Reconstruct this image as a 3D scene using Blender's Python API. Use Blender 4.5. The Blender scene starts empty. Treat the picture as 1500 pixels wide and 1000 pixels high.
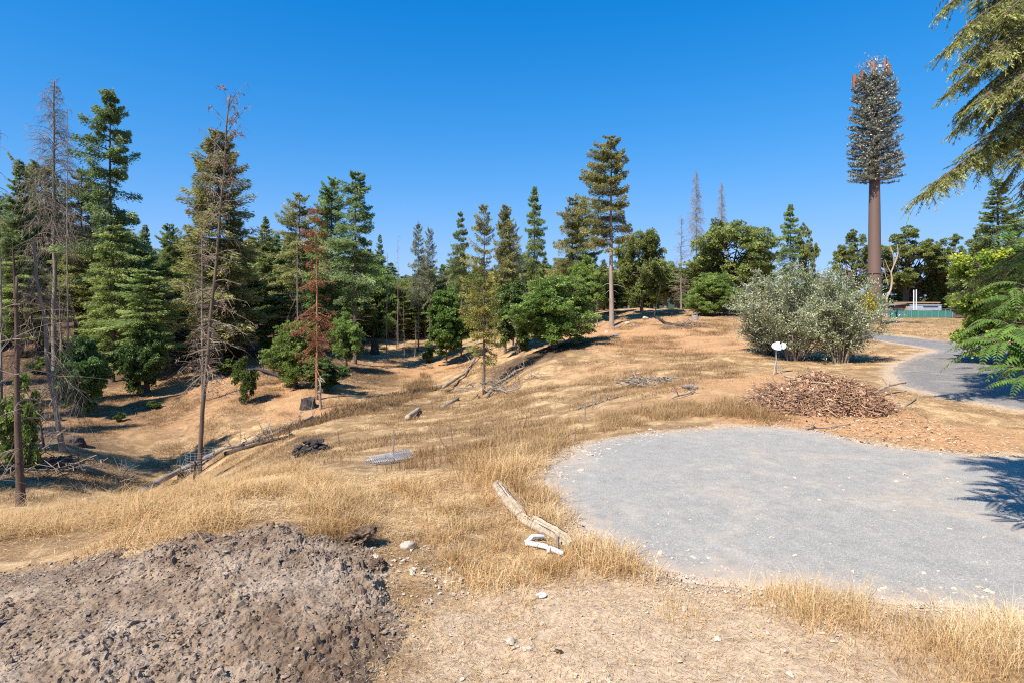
import bpy, math
import numpy as np
from mathutils import Vector
R = np.random.default_rng(11)
F = 1500 * 20 / 36.0
HY = 440.0
CZ = 3.0
sc = bpy.context.scene
COL = sc.collection

# ------------------------------------------------------------------ noise
def _hash(ix, iy, s):
    h = (ix.astype(np.int64) * 374761393 + iy.astype(np.int64) * 668265263 + s * 974711) & 0xffffffff
    h = ((h ^ (h >> 13)) * 1274126177) & 0xffffffff
    h = (h ^ (h >> 16)) & 0xffffffff
    return h / 4294967295.0

def vnoise(x, y, s=0):
    x = np.asarray(x, float); y = np.asarray(y, float)
    ix = np.floor(x); iy = np.floor(y); fx = x - ix; fy = y - iy
    fx = fx * fx * (3 - 2 * fx); fy = fy * fy * (3 - 2 * fy)
    a = _hash(ix, iy, s); b = _hash(ix + 1, iy, s); c = _hash(ix, iy + 1, s); d = _hash(ix + 1, iy + 1, s)
    return a + (b - a) * fx + (c - a) * fy + (a - b - c + d) * fx * fy

def fbm(x, y, s=0, o=4):
    t = 0; a = 1; n = 0
    for k in range(o):
        t = t + a * (vnoise(x * 2 ** k + 13.7 * k, y * 2 ** k - 7.1 * k, s + k) - .5); n += a; a *= .5
    return t / n

def worley(x, y, s=0):
    ix = np.floor(x); iy = np.floor(y); best = np.full(np.shape(x), 9.0); idv = np.zeros(np.shape(x))
    for dx in (-1, 0, 1):
        for dy in (-1, 0, 1):
            cx = ix + dx; cy = iy + dy
            px = cx + .15 + .7 * _hash(cx, cy, s); py = cy + .15 + .7 * _hash(cx, cy, s + 5)
            d = (px - x) ** 2 + (py - y) ** 2
            m = d < best
            best = np.where(m, d, best); idv = np.where(m, _hash(cx, cy, s + 9), idv)
    return np.sqrt(best), idv

def sstep(a, b, x):
    t = np.clip((x - a) / (b - a), 0, 1)
    return t * t * (3 - 2 * t)

# ------------------------------------------------------------------ terrain heights
CP = [  # px, py, depth
 (-150,1000,4.2),(300,1000,4.25),(700,1000,4.46),(1100,1000,4.46),(1600,1000,4.46),
 (0,835,5.9),(-250,850,5.9),(200,795,6.4),(430,772,6.8),(540,805,6.6),(200,900,4.9),(450,880,5.2),(650,870,5.8),
 (0,775,8.2),(150,758,8.6),(250,732,9.2),(330,713,9.9),(440,694,10.3),(520,690,10.4),(600,690,10.3),(660,688,10.2),(730,680,10.4),
 (800,840,6.25),(900,900,5.43),(780,760,7.81),(720,720,8.93),
 (1000,840,6.25),(1300,840,6.25),(1600,840,6.25),(900,740,8.33),(1200,740,8.33),(1600,740,8.33),
 (860,660,11.36),(1100,640,12.5),(1300,660,11.36),(1600,680,10.4),(1150,610,14.7),(1300,600,15.6),(1500,610,14.7),(1750,620,14),
 (575,684,12),(500,655,17),(430,640,23),(285,700,26),(200,700,24),(90,657,23),(210,725,21),(30,742,15.5),(100,742,16.5),(-200,742,16.5),
 (460,612,31),(200,600,36),(100,560,42),(200,520,52),(350,530,48),(100,480,60),(300,450,80),(60,420,100),(-300,600,30),(-300,500,60),
 (460,582,35),(330,600,33),(400,560,40),(500,530,50),(480,500,60),(450,450,85),
 (700,620,22),(780,640,14.6),(610,612,28),(710,582,36),(660,565,42),(620,555,47),(590,530,56),(640,505,66),(600,480,80),(640,455,100),
 (850,620,16),(900,560,27),(1050,575,19),(1050,520,32),(900,500,44),(780,540,37),(760,562,33),(700,510,58),(820,500,46),
 (980,466,56),(890,475,54),(1080,462,58),(1150,465,60),(1000,500,42),(940,455,66),(1000,452,75),
 (1140,547,23.3),(1220,522,30),(1300,520,31),(1380,545,23.8),(1500,540,25),(1330,500,42),(1500,505,38),(1700,540,25),
 (1290,479,66),(1390,471,90),(1300,466,124),(1395,465,124),(1500,474,95),(1700,476,90),(1350,485,58),(1520,468,124),
]
XYZ = [((px - 750) / F * d, d, CZ + d * (HY - py) / F) for px, py, d in CP]
XYZ += [(-9,0,.1),(-4,1.5,.15),(0,0,0.1),(4,1.5,0.0),(9,0,0),(0,-8,.2),(-14,-6,.2),(14,-6,.3),(-25,8,-2),(20,8,0),(30,15,.3),(-40,-20,2),(40,-20,1),(0,-40,2)]
for a, z in ((-60,14),(-40,13),(-25,11),(-12,5),(-4,0),(4,1),(14,0),(25,0),(40,0),(60,0),(100,2),(150,3),(200,3),(250,6)):
    XYZ.append((math.sin(math.radians(a))*170, math.cos(math.radians(a))*170, z))
    XYZ.append((math.sin(math.radians(a))*600, math.cos(math.radians(a))*600, z*.8-4))
    XYZ.append((math.sin(math.radians(a))*3500, math.cos(math.radians(a))*3500, -20))
XYZ = np.array(XYZ)
def _q(x, y):
    r = np.sqrt(x * x + y * y) + 1e-6
    g = np.log(1 + r / 4.0) / r
    return x * g, y * g
def _fit():
    qx, qy = _q(XYZ[:, 0], XYZ[:, 1]); n = len(qx)
    d = np.sqrt((qx[:, None] - qx) ** 2 + (qy[:, None] - qy) ** 2)
    A = np.zeros((n + 3, n + 3)); A[:n, :n] = _k(d) + np.eye(n) * 2e-3
    P = np.stack([np.ones(n), qx, qy], 1); A[:n, n:] = P; A[n:, :n] = P.T
    return qx, qy, np.linalg.solve(A, np.concatenate([XYZ[:, 2], np.zeros(3)]))
def _k(d):
    return np.where(d > 1e-9, d * d * np.log(d + 1e-12), 0) * .25 + (-d) * .35
QX, QY, W = _fit()
def base_h(x, y):
    x = np.asarray(x, float); y = np.asarray(y, float); sh = x.shape
    x = x.ravel(); y = y.ravel(); out = np.empty(len(x)); n = len(QX)
    for i in range(0, len(x), 20000):
        qx, qy = _q(x[i:i+20000], y[i:i+20000])
        d = np.sqrt((qx[:, None] - QX) ** 2 + (qy[:, None] - QY) ** 2)
        out[i:i+20000] = _k(d) @ W[:n] + W[n] + W[n+1] * qx + W[n+2] * qy
    r = np.sqrt(x*x+y*y)
    az = np.degrees(np.arctan2(x, y))
    out += 30 * np.exp(-((r - 1000) / 260) ** 2) * (np.exp(-((az + 6) / 16) ** 2) + .55 * np.exp(-((az - 30) / 22) ** 2))*(.8+.4*vnoise(az*.35, r*.004, 3))
    return out.reshape(sh)

def pix(px, py, z=0.0):
    d = (CZ - z) * F / (py - HY)
    return ((px - 750) / F * d, d)
PAD = [pix(*p) for p in [(940,838),(905,812),(860,782),(815,742),(790,708),(797,682),(830,658),(880,638),(960,627),(1050,624),(1130,625),(1200,633),
  (1250,645),(1330,657),(1420,665),(1500,669),(1750,682),(2150,740),(2300,900),(2100,1000),(1800,985),(1600,950),(1500,915),(1400,893),(1290,887),(1200,872),(1100,866),(1000,856)]]
DRIVE = [pix(*p) for p in [(1120,487),(1280,491),(1340,495),(1400,500),(1500,506),(1700,514),(2000,522),(2200,600),(2100,655),(1700,625),(1500,602),(1430,590),(1370,580),
  (1320,566),(1303,549),(1310,534),(1340,521),(1372,514),(1340,507),(1275,500),(1120,495)]]
def sdf(poly, x, y):  # positive inside
    P = np.array(poly); Q = np.roll(P, -1, 0); x = np.asarray(x, float); y = np.asarray(y, float)
    best = np.full(x.shape, 1e9); ins = np.zeros(x.shape, bool)
    for (ax, ay), (bx, by) in zip(P, Q):
        ex, ey = bx - ax, by - ay
        t = np.clip(((x - ax) * ex + (y - ay) * ey) / (ex * ex + ey * ey + 1e-12), 0, 1)
        best = np.minimum(best, (x - ax - t * ex) ** 2 + (y - ay - t * ey) ** 2)
        c = ((ay > y) != (by > y)) & (x < (bx - ax) * (y - ay) / (by - ay + 1e-12) + ax)
        ins ^= c
    return np.sqrt(best) * np.where(ins, 1, -1)

def ground(x, y, raw=False):
    x = np.asarray(x, float); y = np.asarray(y, float)
    z = base_h(x, y); r = np.sqrt(x * x + y * y)
    near = (x > -3) & (x < 45) & (y > 2) & (y < 70)
    sp = np.full(x.shape, -5.0); sd = np.full(x.shape, -5.0)
    if near.any():
        sp[near] = sdf(PAD, x[near], y[near]); sd[near] = sdf(DRIVE, x[near], y[near])
    flat = 1 - np.maximum(sstep(-.5, .1, sp), sstep(-2.0, .0, sd))
    n = fbm(x / 6, y / 6, 21, 3) * .5 * sstep(12, 30, r) + fbm(x / 1.3, y / 1.3, 22, 3) * (.16 + .14 * sstep(12, 30, r)) * sstep(2, 8, r)
    n = n + fbm(x / .22, y / .22, 25, 3) * .05 * (1 - sstep(20, 40, r))
    z = z + n * flat
    if not raw:
        z = z - .12 * np.maximum(sstep(.0, .35, sp), sstep(.05, .8, sd))
    return z
def g1(x, y):
    return float(ground(np.array([x]), np.array([y]), True)[0])
def hit(px, py, d0=3.2):
    px = np.atleast_1d(np.asarray(px, float)); py = np.atleast_1d(np.asarray(py, float))
    D = d0 * 1.012 ** np.arange(0, 330); out = np.full(len(px), np.nan)
    for i in range(0, len(px), 400):
        a = px[i:i+400, None]; b = py[i:i+400, None]
        x = (a - 750) / F * D; y = np.broadcast_to(D, x.shape); z = CZ + (HY - b) / F * D
        s = base_h(x, y) > z
        k = s.argmax(1); ok = s.any(1)
        out[i:i+400] = np.where(ok, D[k] / 1.006, np.nan)
    return np.stack([(px - 750) / F * out, out], 1)
def hp(px, py, up=0.0):
    x, y = hit(px, py)[0]
    return Vector((x, y, g1(x, y) + up))
def dp(px, d, up=0.0):
    x = (px - 750) / F * d
    return Vector((x, d, g1(x, d) + up))

# ------------------------------------------------------------------ mesh helpers
def put(name, mesh, parent=None):
    o = bpy.data.objects.new(name, mesh); COL.objects.link(o)
    if parent is not None: o.parent = parent
    return o
def tag(o, label=None, cat=None, group=None, kind=None):
    if label: o['label'] = label
    if cat: o['category'] = cat
    if group: o['group'] = group
    if kind: o['kind'] = kind
    return o
class MB:
    def __init__(s): s.v = []; s.q = []; s.t = []; s.n = 0; s.c = []
    def add(s, V, Q=None, T=None, c=.5):
        V = np.asarray(V, float).reshape(-1, 3)
        if Q is not None and len(Q): s.q.append(np.asarray(Q) + s.n)
        if T is not None and len(T): s.t.append(np.asarray(T) + s.n)
        s.v.append(V); s.n += len(V)
        s.c.append(np.broadcast_to(np.asarray(c, float), (len(V),)))
        return s
    def mesh(s, name, mats, smooth=False):
        V = np.concatenate(s.v); me = bpy.data.meshes.new(name)
        Q = np.concatenate(s.q) if s.q else np.zeros((0, 4), int); T = np.concatenate(s.t) if s.t else np.zeros((0, 3), int)
        me.vertices.add(len(V)); me.vertices.foreach_set('co', V.astype(np.float32).ravel())
        nl = Q.size + T.size; me.loops.add(nl)
        me.loops.foreach_set('vertex_index', np.concatenate([Q.ravel(), T.ravel()]).astype(np.int32))
        me.polygons.add(len(Q) + len(T))
        st = np.concatenate([np.arange(len(Q)) * 4, Q.size + np.arange(len(T)) * 3]).astype(np.int32)
        me.polygons.foreach_set('loop_start', st)
        a = me.attributes.new('tint', 'FLOAT', 'POINT'); a.data.foreach_set('value', np.concatenate(s.c).astype(np.float32))
        me.update(calc_edges=True)
        me.polygons.foreach_set('use_smooth', np.full(len(me.polygons), smooth))
        for m in (mats if isinstance(mats, (list, tuple)) else [mats]): me.materials.append(m)
        return me
    def obj(s, name, mat, parent=None, smooth=False):
        return put(name, s.mesh(name, mat, smooth), parent)

def nrm(a):
    return a / (np.linalg.norm(a, axis=-1, keepdims=True) + 1e-9)
def rdir(n, r=R):
    return nrm(r.normal(size=(n, 3)))
def leaves(mb, P, D, L, Wd, c, roll=None, droop=0, r=R):
    """diamond leaves: P base, D direction, L length, Wd width"""
    n = len(P); D = nrm(D); S = nrm(np.cross(D, roll if roll is not None else rdir(n, r)))
    L = np.broadcast_to(L, (n,))[:, None]; Wd = np.broadcast_to(Wd, (n,))[:, None]
    V = np.stack([P, P + D * L * .45 + S * Wd * .5, P + D * L - np.array([0, 0, 1.]) * L * droop, P + D * L * .45 - S * Wd * .5], 1)
    i = np.arange(n)[:, None] * 4 + np.arange(4)
    mb.add(V.reshape(-1, 3), i, c=np.repeat(np.broadcast_to(c, (n,)), 4))
def tubes(mb, P, Rr, sides=5, c=.5, cap=False):
    """P (M,K,3), Rr (M,K)"""
    P = np.asarray(P, float); Rr = np.asarray(Rr, float)
    if P.ndim == 2: P = P[None]; Rr = Rr[None]
    M, K, _ = P.shape
    T = nrm(np.gradient(P, axis=1))
    up = np.where(np.abs(T[:, :1, 2:3]) > .8, np.array([[[1., .2, 0]]]), np.array([[[0, .1, 1.]]]))
    A = nrm(np.cross(T, up)); B = np.cross(T, A)
    th = np.arange(sides) / sides * 2 * math.pi
    V = P[:, :, None] + Rr[:, :, None, None] * (A[:, :, None] * np.cos(th)[:, None] + B[:, :, None] * np.sin(th)[:, None])
    idx = np.arange(M * K * sides).reshape(M, K, sides)
    a = idx[:, :-1]; b = idx[:, 1:]
    Q = np.stack([a, np.roll(a, -1, 2), np.roll(b, -1, 2), b], -1).reshape(-1, 4)
    c = np.broadcast_to(np.asarray(c, float).reshape(-1, 1), (M, K * sides)).ravel() if np.ndim(c) else c
    T3 = None
    if cap:
        V2 = V.reshape(-1, 3); ce = np.stack([P[:, 0], P[:, -1]], 1).reshape(-1, 3); n0 = len(V2)
        t = []
        for m in range(M):
            for e, k in ((0, 0), (1, K - 1)):
                for s_ in range(sides):
                    x = [idx[m, k, s_], idx[m, k, (s_ + 1) % sides], n0 + 2 * m + e]
                    t.append(x if e else x[::-1])
        mb.add(np.concatenate([V2, ce]), Q, t, c=.5 if np.ndim(c) else c)
    else:
        mb.add(V.reshape(-1, 3), Q, c=c)
def box(mb, c, s, rz=0, c_=.5):
    x, y, z = [k / 2 for k in s]
    V = np.array([(sx * x, sy * y, sz * z) for sz in (-1, 1) for sx, sy in ((-1, -1), (1, -1), (1, 1), (-1, 1))])
    ca, sa = math.cos(rz), math.sin(rz)
    V = np.stack([V[:, 0] * ca - V[:, 1] * sa, V[:, 0] * sa + V[:, 1] * ca, V[:, 2]], 1) + np.array(c)
    mb.add(V, [(3, 2, 1, 0), (4, 5, 6, 7), (0, 1, 5, 4), (1, 2, 6, 5), (2, 3, 7, 6), (3, 0, 4, 7)], c=c_)
def grid(mb, X, Y, Z, c=.5):
    n, m = X.shape; i = np.arange(n * m).reshape(n, m)
    Q = np.stack([i[:-1, :-1], i[:-1, 1:], i[1:, 1:], i[1:, :-1]], -1).reshape(-1, 4)
    mb.add(np.stack([X, Y, Z], -1).reshape(-1, 3), Q, c=np.broadcast_to(c, X.shape).ravel())
_t = (1 + 5 ** .5) / 2
_IV = nrm(np.array([(-1,_t,0),(1,_t,0),(-1,-_t,0),(1,-_t,0),(0,-1,_t),(0,1,_t),(0,-1,-_t),(0,1,-_t),(_t,0,-1),(_t,0,1),(-_t,0,-1),(-_t,0,1)]))
_IF = [(0,11,5),(0,5,1),(0,1,7),(0,7,10),(0,10,11),(1,5,9),(5,11,4),(11,10,2),(10,7,6),(7,1,8),(3,9,4),(3,4,2),(3,2,6),(3,6,8),(3,8,9),(4,9,5),(2,4,11),(6,2,10),(8,6,7),(9,8,1)]
def ico(sub):
    V = [tuple(v) for v in _IV]; Fs = list(_IF)
    for _ in range(sub):
        m = {}; N = []
        def mid(a, b):
            k = (min(a, b), max(a, b))
            if k not in m:
                p = np.array(V[a]) + np.array(V[b]); p /= np.linalg.norm(p); V.append(tuple(p)); m[k] = len(V) - 1
            return m[k]
        for a, b, c in Fs:
            x, y, z = mid(a, b), mid(b, c), mid(c, a)
            N += [(a, x, z), (b, y, x), (c, z, y), (x, y, z)]
        Fs = N
    return np.array(V), np.array(Fs)
I1, I1F = ico(1); I2, I2F = ico(2); I3, I3F = ico(3)
def rocks(mb, P, S, r=R, sub=1, rough=.35, flat=.7, c=None):
    V0, F0 = (_IV, np.array(_IF)) if sub == 0 else (I1, I1F) if sub == 1 else (I2, I2F) if sub == 2 else (I3, I3F)
    n = len(P); k = len(V0)
    A = nrm(r.normal(size=(n, 3, 3)))
    D = 1 + rough * np.sin(np.einsum('ijk,lk->ilj', A * 3.1, V0) + r.uniform(0, 6, (n, 1, 3))).sum(-1) * .5 + r.normal(0, rough * .12, (n, k))
    V = V0[None] * D[..., None] * (np.asarray(S).reshape(n, 1, 1)) * (r.uniform(.65, 1.25, (n, 1, 3)) * np.array([1, 1, flat]))
    a = r.uniform(0, 6.28, n); ca, sa = np.cos(a)[:, None], np.sin(a)[:, None]
    V = np.stack([V[..., 0] * ca - V[..., 1] * sa, V[..., 0] * sa + V[..., 1] * ca, V[..., 2]], -1) + np.asarray(P)[:, None]
    T = F0[None] + (np.arange(n) * k)[:, None, None]
    cc = r.uniform(0, 1, n) if c is None else np.broadcast_to(c, (n,))
    mb.add(V.reshape(-1, 3), None, T.reshape(-1, 3), c=np.repeat(cc, k))

# ------------------------------------------------------------------ materials
def srgb(r, g, b):
    f = lambda c: (c / 12.92 if c <= .04045 else ((c + .055) / 1.055) ** 2.4)
    return (f(r / 255), f(g / 255), f(b / 255), 1)
class NT:
    def __init__(s, name):
        s.m = bpy.data.materials.new(name); s.m.use_nodes = True; s.t = s.m.node_tree; s.n = s.t.nodes; s.l = s.t.links
        s.n.clear(); s.out = s.n.new('ShaderNodeOutputMaterial')
    def new(s, ty, **kw):
        n = s.n.new('ShaderNode' + ty)
        for k, v in kw.items(): setattr(n, k, v)
        return n
    def set(s, sock, v):
        if hasattr(v, 'is_output') or isinstance(v, bpy.types.NodeSocket): s.l.new(v, sock)
        else: sock.default_value = v
    def co(s, kind='Object', scale=(1, 1, 1)):
        c = s.new('TexCoord').outputs[kind]
        if scale != (1, 1, 1):
            mp = s.new('Mapping'); s.l.new(c, mp.inputs['Vector']); mp.inputs['Scale'].default_value = scale; c = mp.outputs[0]
        return c
    def noise(s, scale, detail=4, rough=.55, vec=None, out='Fac', dist=0):
        n = s.new('TexNoise'); n.inputs['Scale'].default_value = scale; n.inputs['Detail'].default_value = detail; n.inputs['Roughness'].default_value = rough
        n.inputs['Distortion'].default_value = dist
        s.l.new(vec if vec is not None else s.co(), n.inputs['Vector']); return n.outputs[out]
    def ramp(s, fac, stops, interp='LINEAR'):
        n = s.new('ValToRGB'); n.color_ramp.interpolation = interp; e = n.color_ramp.elements
        while len(e) < len(stops): e.new(.5)
        for k, (p, c) in enumerate(stops): e[k].position = p; e[k].color = c if len(c) == 4 else (*c, 1)
        s.set(n.inputs[0], fac); return n.outputs[0]
    def mix(s, f, a, b, mode='MIX'):
        n = s.new('Mix', data_type='RGBA', blend_type=mode); s.set(n.inputs[0], f); s.set(n.inputs[6], a); s.set(n.inputs[7], b); return n.outputs[2]
    def math(s, op, a, b=0.0):
        n = s.new('Math', operation=op); s.set(n.inputs[0], a); s.set(n.inputs[1], b); return n.outputs[0]
    def attr(s, name, out='Fac'):
        n = s.new('Attribute'); n.attribute_name = name; return n.outputs[out]
    def bump(s, h, strength=.5, dist=.02):
        n = s.new('Bump'); n.inputs['Strength'].default_value = strength; n.inputs['Distance'].default_value = dist; s.l.new(h, n.inputs['Height']); return n.outputs[0]
    def bsdf(s, col, rough=.85, spec=.2, normal=None, metal=0, trans=None):
        b = s.new('BsdfPrincipled'); s.set(b.inputs['Base Color'], col); s.set(b.inputs['Roughness'], rough); b.inputs['Specular IOR Level'].default_value = spec
        b.inputs['Metallic'].default_value = metal
        if normal is not None: s.l.new(normal, b.inputs['Normal'])
        o = b.outputs[0]
        if trans:
            t = s.new('BsdfTranslucent'); s.set(t.inputs[0], col); mx = s.new('MixShader'); mx.inputs[0].default_value = trans
            s.l.new(o, mx.inputs[1]); s.l.new(t.outputs[0], mx.inputs[2]); o = mx.outputs[0]
        s.l.new(o, s.out.inputs[0]); return s.m

def leafmat(name, cs, trans=.38, rough=.55, spec=.25, nscale=.35, boost=True):
    t = NT(name)
    f = t.attr('tint')
    oi = t.new('ObjectInfo').outputs['Random']
    n = t.noise(nscale, 2)
    f = t.math('ADD', f, t.math('MULTIPLY', t.math('SUBTRACT', n, .5), .55))
    k = len(cs)
    c = t.ramp(f, [(i / (k - 1), (*x, 1)) for i, x in enumerate(cs)])
    v = t.math('ADD', t.math('MULTIPLY', oi, .45), 2.15 if boost else .83)
    h = t.new('HueSaturation'); t.set(h.inputs['Color'], c); t.set(h.inputs['Value'], v)
    t.set(h.inputs['Hue'], t.math('ADD', t.math('MULTIPLY', oi, .03), .487))
    return t.bsdf(h.outputs[0], rough, spec, trans=trans)
def barkmat(name, a, b, sc_=6, strength=.8):
    t = NT(name); v = t.co('Object', (1, 1, .22))
    n = t.noise(sc_, 6, .65, v); n2 = t.noise(1.2, 3, .5)
    c = t.ramp(n, [(.3, a), (.7, b)]); c = t.mix(t.math('MULTIPLY', n2, .5), c, a)
    tt = t.attr('tint'); c = t.mix(1, c, t.ramp(tt, [(0, (.6, .6, .6)), (.5, (1, 1, 1)), (1, (1.35, 1.3, 1.25))]), 'MULTIPLY')
    return t.bsdf(c, .9, .15, t.bump(n, strength, .03))
M = {}
M['fir'] = leafmat('fir_needles', [(.034,.048,.014),(.08,.105,.028),(.15,.18,.055),(.25,.27,.10)])
M['fir_blue'] = leafmat('blue_fir_needles', [(.037,.05,.02),(.076,.098,.038),(.14,.165,.064),(.225,.24,.105)])
M['fir_light'] = leafmat('young_fir_needles', [(.045,.058,.018),(.095,.118,.034),(.17,.19,.06),(.27,.28,.11)])
M['fir_olive'] = leafmat('olive_fir_needles', [(.055,.055,.02),(.11,.11,.038),(.18,.17,.062),(.27,.24,.11)])
M['fir_grey'] = leafmat('thin_grey_needles', [(.055,.055,.04),(.10,.105,.065),(.15,.155,.09),(.21,.19,.13)])
M['yellow'] = leafmat('yellowing_needles', [(.09,.11,.02),(.21,.215,.045),(.42,.35,.09),(.55,.44,.18)], boost=False)
M['red'] = leafmat('rust_red_needles', [(.15,.055,.025),(.29,.11,.05),(.40,.18,.085),(.45,.25,.13)], boost=False)
M['oak'] = leafmat('oak_leaves', [(.03,.045,.01),(.07,.10,.022),(.14,.18,.042),(.24,.27,.08)])
M['oak_olive'] = leafmat('olive_oak_leaves', [(.04,.05,.014),(.085,.105,.027),(.15,.17,.05),(.25,.24,.09)])
M['maple'] = leafmat('maple_leaves', [(.04,.07,.012),(.09,.14,.026),(.16,.22,.05),(.25,.30,.085)], trans=.3, boost=False)
M['maple_dark'] = leafmat('dark_maple_leaves', [(.016,.03,.008),(.04,.066,.017),(.075,.11,.03),(.14,.18,.06)], trans=.2)
M['lime'] = leafmat('yellow_green_leaves', [(.04,.07,.01),(.095,.13,.018),(.20,.21,.03),(.35,.29,.045)], trans=.35)
M['willow'] = leafmat('silvery_leaves', [(.15,.19,.075),(.30,.345,.16),(.47,.51,.32),(.70,.72,.57)], trans=.2, rough=.45, spec=.4, boost=False)
M['gold'] = leafmat('golden_leaves', [(.4,.3,.03),(.55,.42,.05),(.7,.55,.08)], trans=.3, boost=False)
M['ail'] = leafmat('compound_leaves', [(.05,.10,.018),(.10,.18,.03),(.18,.27,.05),(.30,.37,.08)], trans=.35, rough=.6, spec=.15, nscale=.8, boost=False)
M['hemfir'] = leafmat('near_fir_needles', [(.042,.052,.014),(.105,.12,.03),(.19,.20,.06),(.30,.29,.11)], nscale=.6)
M['mono'] = leafmat('plastic_needles', [(.06,.068,.045),(.14,.135,.095),(.25,.24,.18),(.45,.43,.37)], trans=.02, rough=.35, spec=.6, nscale=.8, boost=False)
M['bark'] = barkmat('fir_bark', (.10,.07,.05,1), (.23,.18,.14,1))
M['bark_red'] = barkmat('red_bark', (.075,.045,.035,1), (.20,.14,.11,1))
M['bark_pale'] = barkmat('pale_bark', (.26,.19,.15,1), (.42,.34,.28,1))
M['bark_grey'] = barkmat('grey_dead_wood', (.17,.145,.115,1), (.36,.31,.255,1))
M['bark_orange'] = barkmat('orange_bare_trunk', (.28,.13,.06,1), (.45,.26,.14,1))
M['twig'] = barkmat('dead_twigs', (.18,.14,.105,1), (.35,.285,.215,1))
M['cone'] = barkmat('brown_dead_cones', (.17,.115,.08,1), (.33,.235,.17,1))
M['wood'] = barkmat('weathered_wood', (.27,.20,.13,1), (.66,.55,.41,1), 16, 1)
M['char'] = barkmat('dark_stump_wood', (.03,.026,.024,1), (.11,.09,.08,1))
M['log'] = barkmat('grey_log_wood', (.19,.16,.14,1), (.40,.34,.29,1))

def mat_ground():
    t = NT('dry_ground'); P = t.co('Object')
    n1 = t.noise(.35, 5, .6, P); n2 = t.noise(2.3, 6, .65, P); n3 = t.noise(22, 5, .7, P); n4 = t.noise(.9, 4, .6, P, dist=.6); n5 = t.noise(90, 3, .7, P)
    straw = t.ramp(n2, [(.28, (.31,.19,.095)), (.5, (.52,.35,.185)), (.72, (.68,.50,.29))])
    brown = t.ramp(n3, [(.3, (.20,.12,.06)), (.7, (.40,.255,.13))])
    c = t.mix(t.ramp(n4, [(.42, (0,0,0)), (.56, (1,1,1))]), straw, brown)
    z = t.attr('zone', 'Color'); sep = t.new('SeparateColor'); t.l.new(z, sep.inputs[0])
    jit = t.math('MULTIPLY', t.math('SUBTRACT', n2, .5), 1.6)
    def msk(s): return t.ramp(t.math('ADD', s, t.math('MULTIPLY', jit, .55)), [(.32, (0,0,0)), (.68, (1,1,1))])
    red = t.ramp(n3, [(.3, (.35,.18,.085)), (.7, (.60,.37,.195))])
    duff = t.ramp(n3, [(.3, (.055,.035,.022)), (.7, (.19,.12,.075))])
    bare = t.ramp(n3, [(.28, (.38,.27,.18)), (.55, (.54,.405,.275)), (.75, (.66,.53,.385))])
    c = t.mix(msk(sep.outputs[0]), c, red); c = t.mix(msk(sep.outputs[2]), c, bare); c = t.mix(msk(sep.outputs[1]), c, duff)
    c = t.mix(.75, c, t.ramp(n5, [(.25, (.62,.60,.58)), (.5, (1,1,1)), (.8, (1.3,1.28,1.22))]), 'MULTIPLY')
    n6 = t.noise(6.5, 6, .75, P); c = t.mix(.55, c, t.ramp(n6, [(.32, (.5,.45,.4)), (.5, (1,1,1)), (.7, (1.25,1.22,1.15))]), 'MULTIPLY')
    c = t.mix(.6, c, t.ramp(n1, [(.3, (.82,.8,.78)), (.7, (1.15,1.14,1.1))]), 'MULTIPLY')
    far = t.attr('tint'); c = t.mix(far, c, t.ramp(t.noise(.02, 5, .7, P), [(.3, (.028,.045,.03)), (.7, (.06,.085,.05))]))
    h = t.math('ADD', t.math('MULTIPLY', n3, 1), t.math('MULTIPLY', n5, .5))
    return t.bsdf(c, .95, .1, t.bump(h, .7, .03))
def mat_soil():
    t = NT('grey_brown_soil'); P = t.co('Object')
    n1 = t.noise(1.1, 4, .6, P); n2 = t.noise(9, 6, .7, P); n3 = t.noise(60, 5, .7, P)
    c = t.ramp(n2, [(.25, (.13,.085,.052)), (.5, (.265,.188,.128)), (.75, (.41,.315,.225))])
    c = t.mix(t.ramp(n1, [(.46, (0,0,0)), (.66, (.8,.8,.8))]), c, t.ramp(n3, [(.3, (.28,.21,.155)), (.7, (.49,.395,.30))]))
    c = t.mix(.7, c, t.ramp(n3, [(.25, (.65,.63,.6)), (.5, (1,1,1)), (.8, (1.3,1.27,1.22))]), 'MULTIPLY')
    c = t.mix(1, c, t.ramp(t.attr('tint'), [(0, (.55,.5,.47)), (.5, (1,1,1)), (1, (1.3,1.3,1.3))]), 'MULTIPLY')
    return t.bsdf(c, .95, .1, t.bump(t.math('ADD', n2, t.math('MULTIPLY', n3, .6)), .8, .02))
def mat_gravel(name, cols, warm, ws):
    t = NT(name); P = t.co('Object')
    v = t.new('TexVoronoi'); v.inputs['Scale'].default_value = 130; t.l.new(P, v.inputs['Vector'])
    sv = t.new('SeparateColor'); t.l.new(v.outputs['Color'], sv.inputs[0])
    c = t.ramp(sv.outputs[0], [(0, cols[0]), (.45, cols[1]), (.85, cols[2]), (1, (.55,.535,.51))])
    n = t.noise(.55, 5, .65, P, dist=.8); n2 = t.noise(5, 5, .7, P); n3=t.noise(2.1,6,.75,P)
    c = t.mix(t.ramp(n, [(.5, (0,0,0)), (.72, (ws,ws,ws))]), c, t.mix(n2, warm, (.62,.5,.38,1)))
    c = t.mix(.6, c, t.ramp(n2, [(.25, (.78,.78,.78)), (.75, (1.2,1.2,1.2))]), 'MULTIPLY')
    c = t.mix(.8, c, t.ramp(n3, [(.3, (.85,.85,.87)), (.62, (1.05,1.05,1.03)), (.7, (1.25,1.2,1.12))]), 'MULTIPLY')
    e = t.attr('tint'); c = t.mix(t.ramp(t.math('ADD', e, t.math('MULTIPLY', t.math('SUBTRACT', n2, .5), .9)), [(.4, (0,0,0)), (.7, (1,1,1))]), c, warm)
    h = t.math('ADD', v.outputs['Distance'], t.math('MULTIPLY', n2, .3))
    return t.bsdf(c, .9, .2, t.bump(h, .6, .012))
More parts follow.
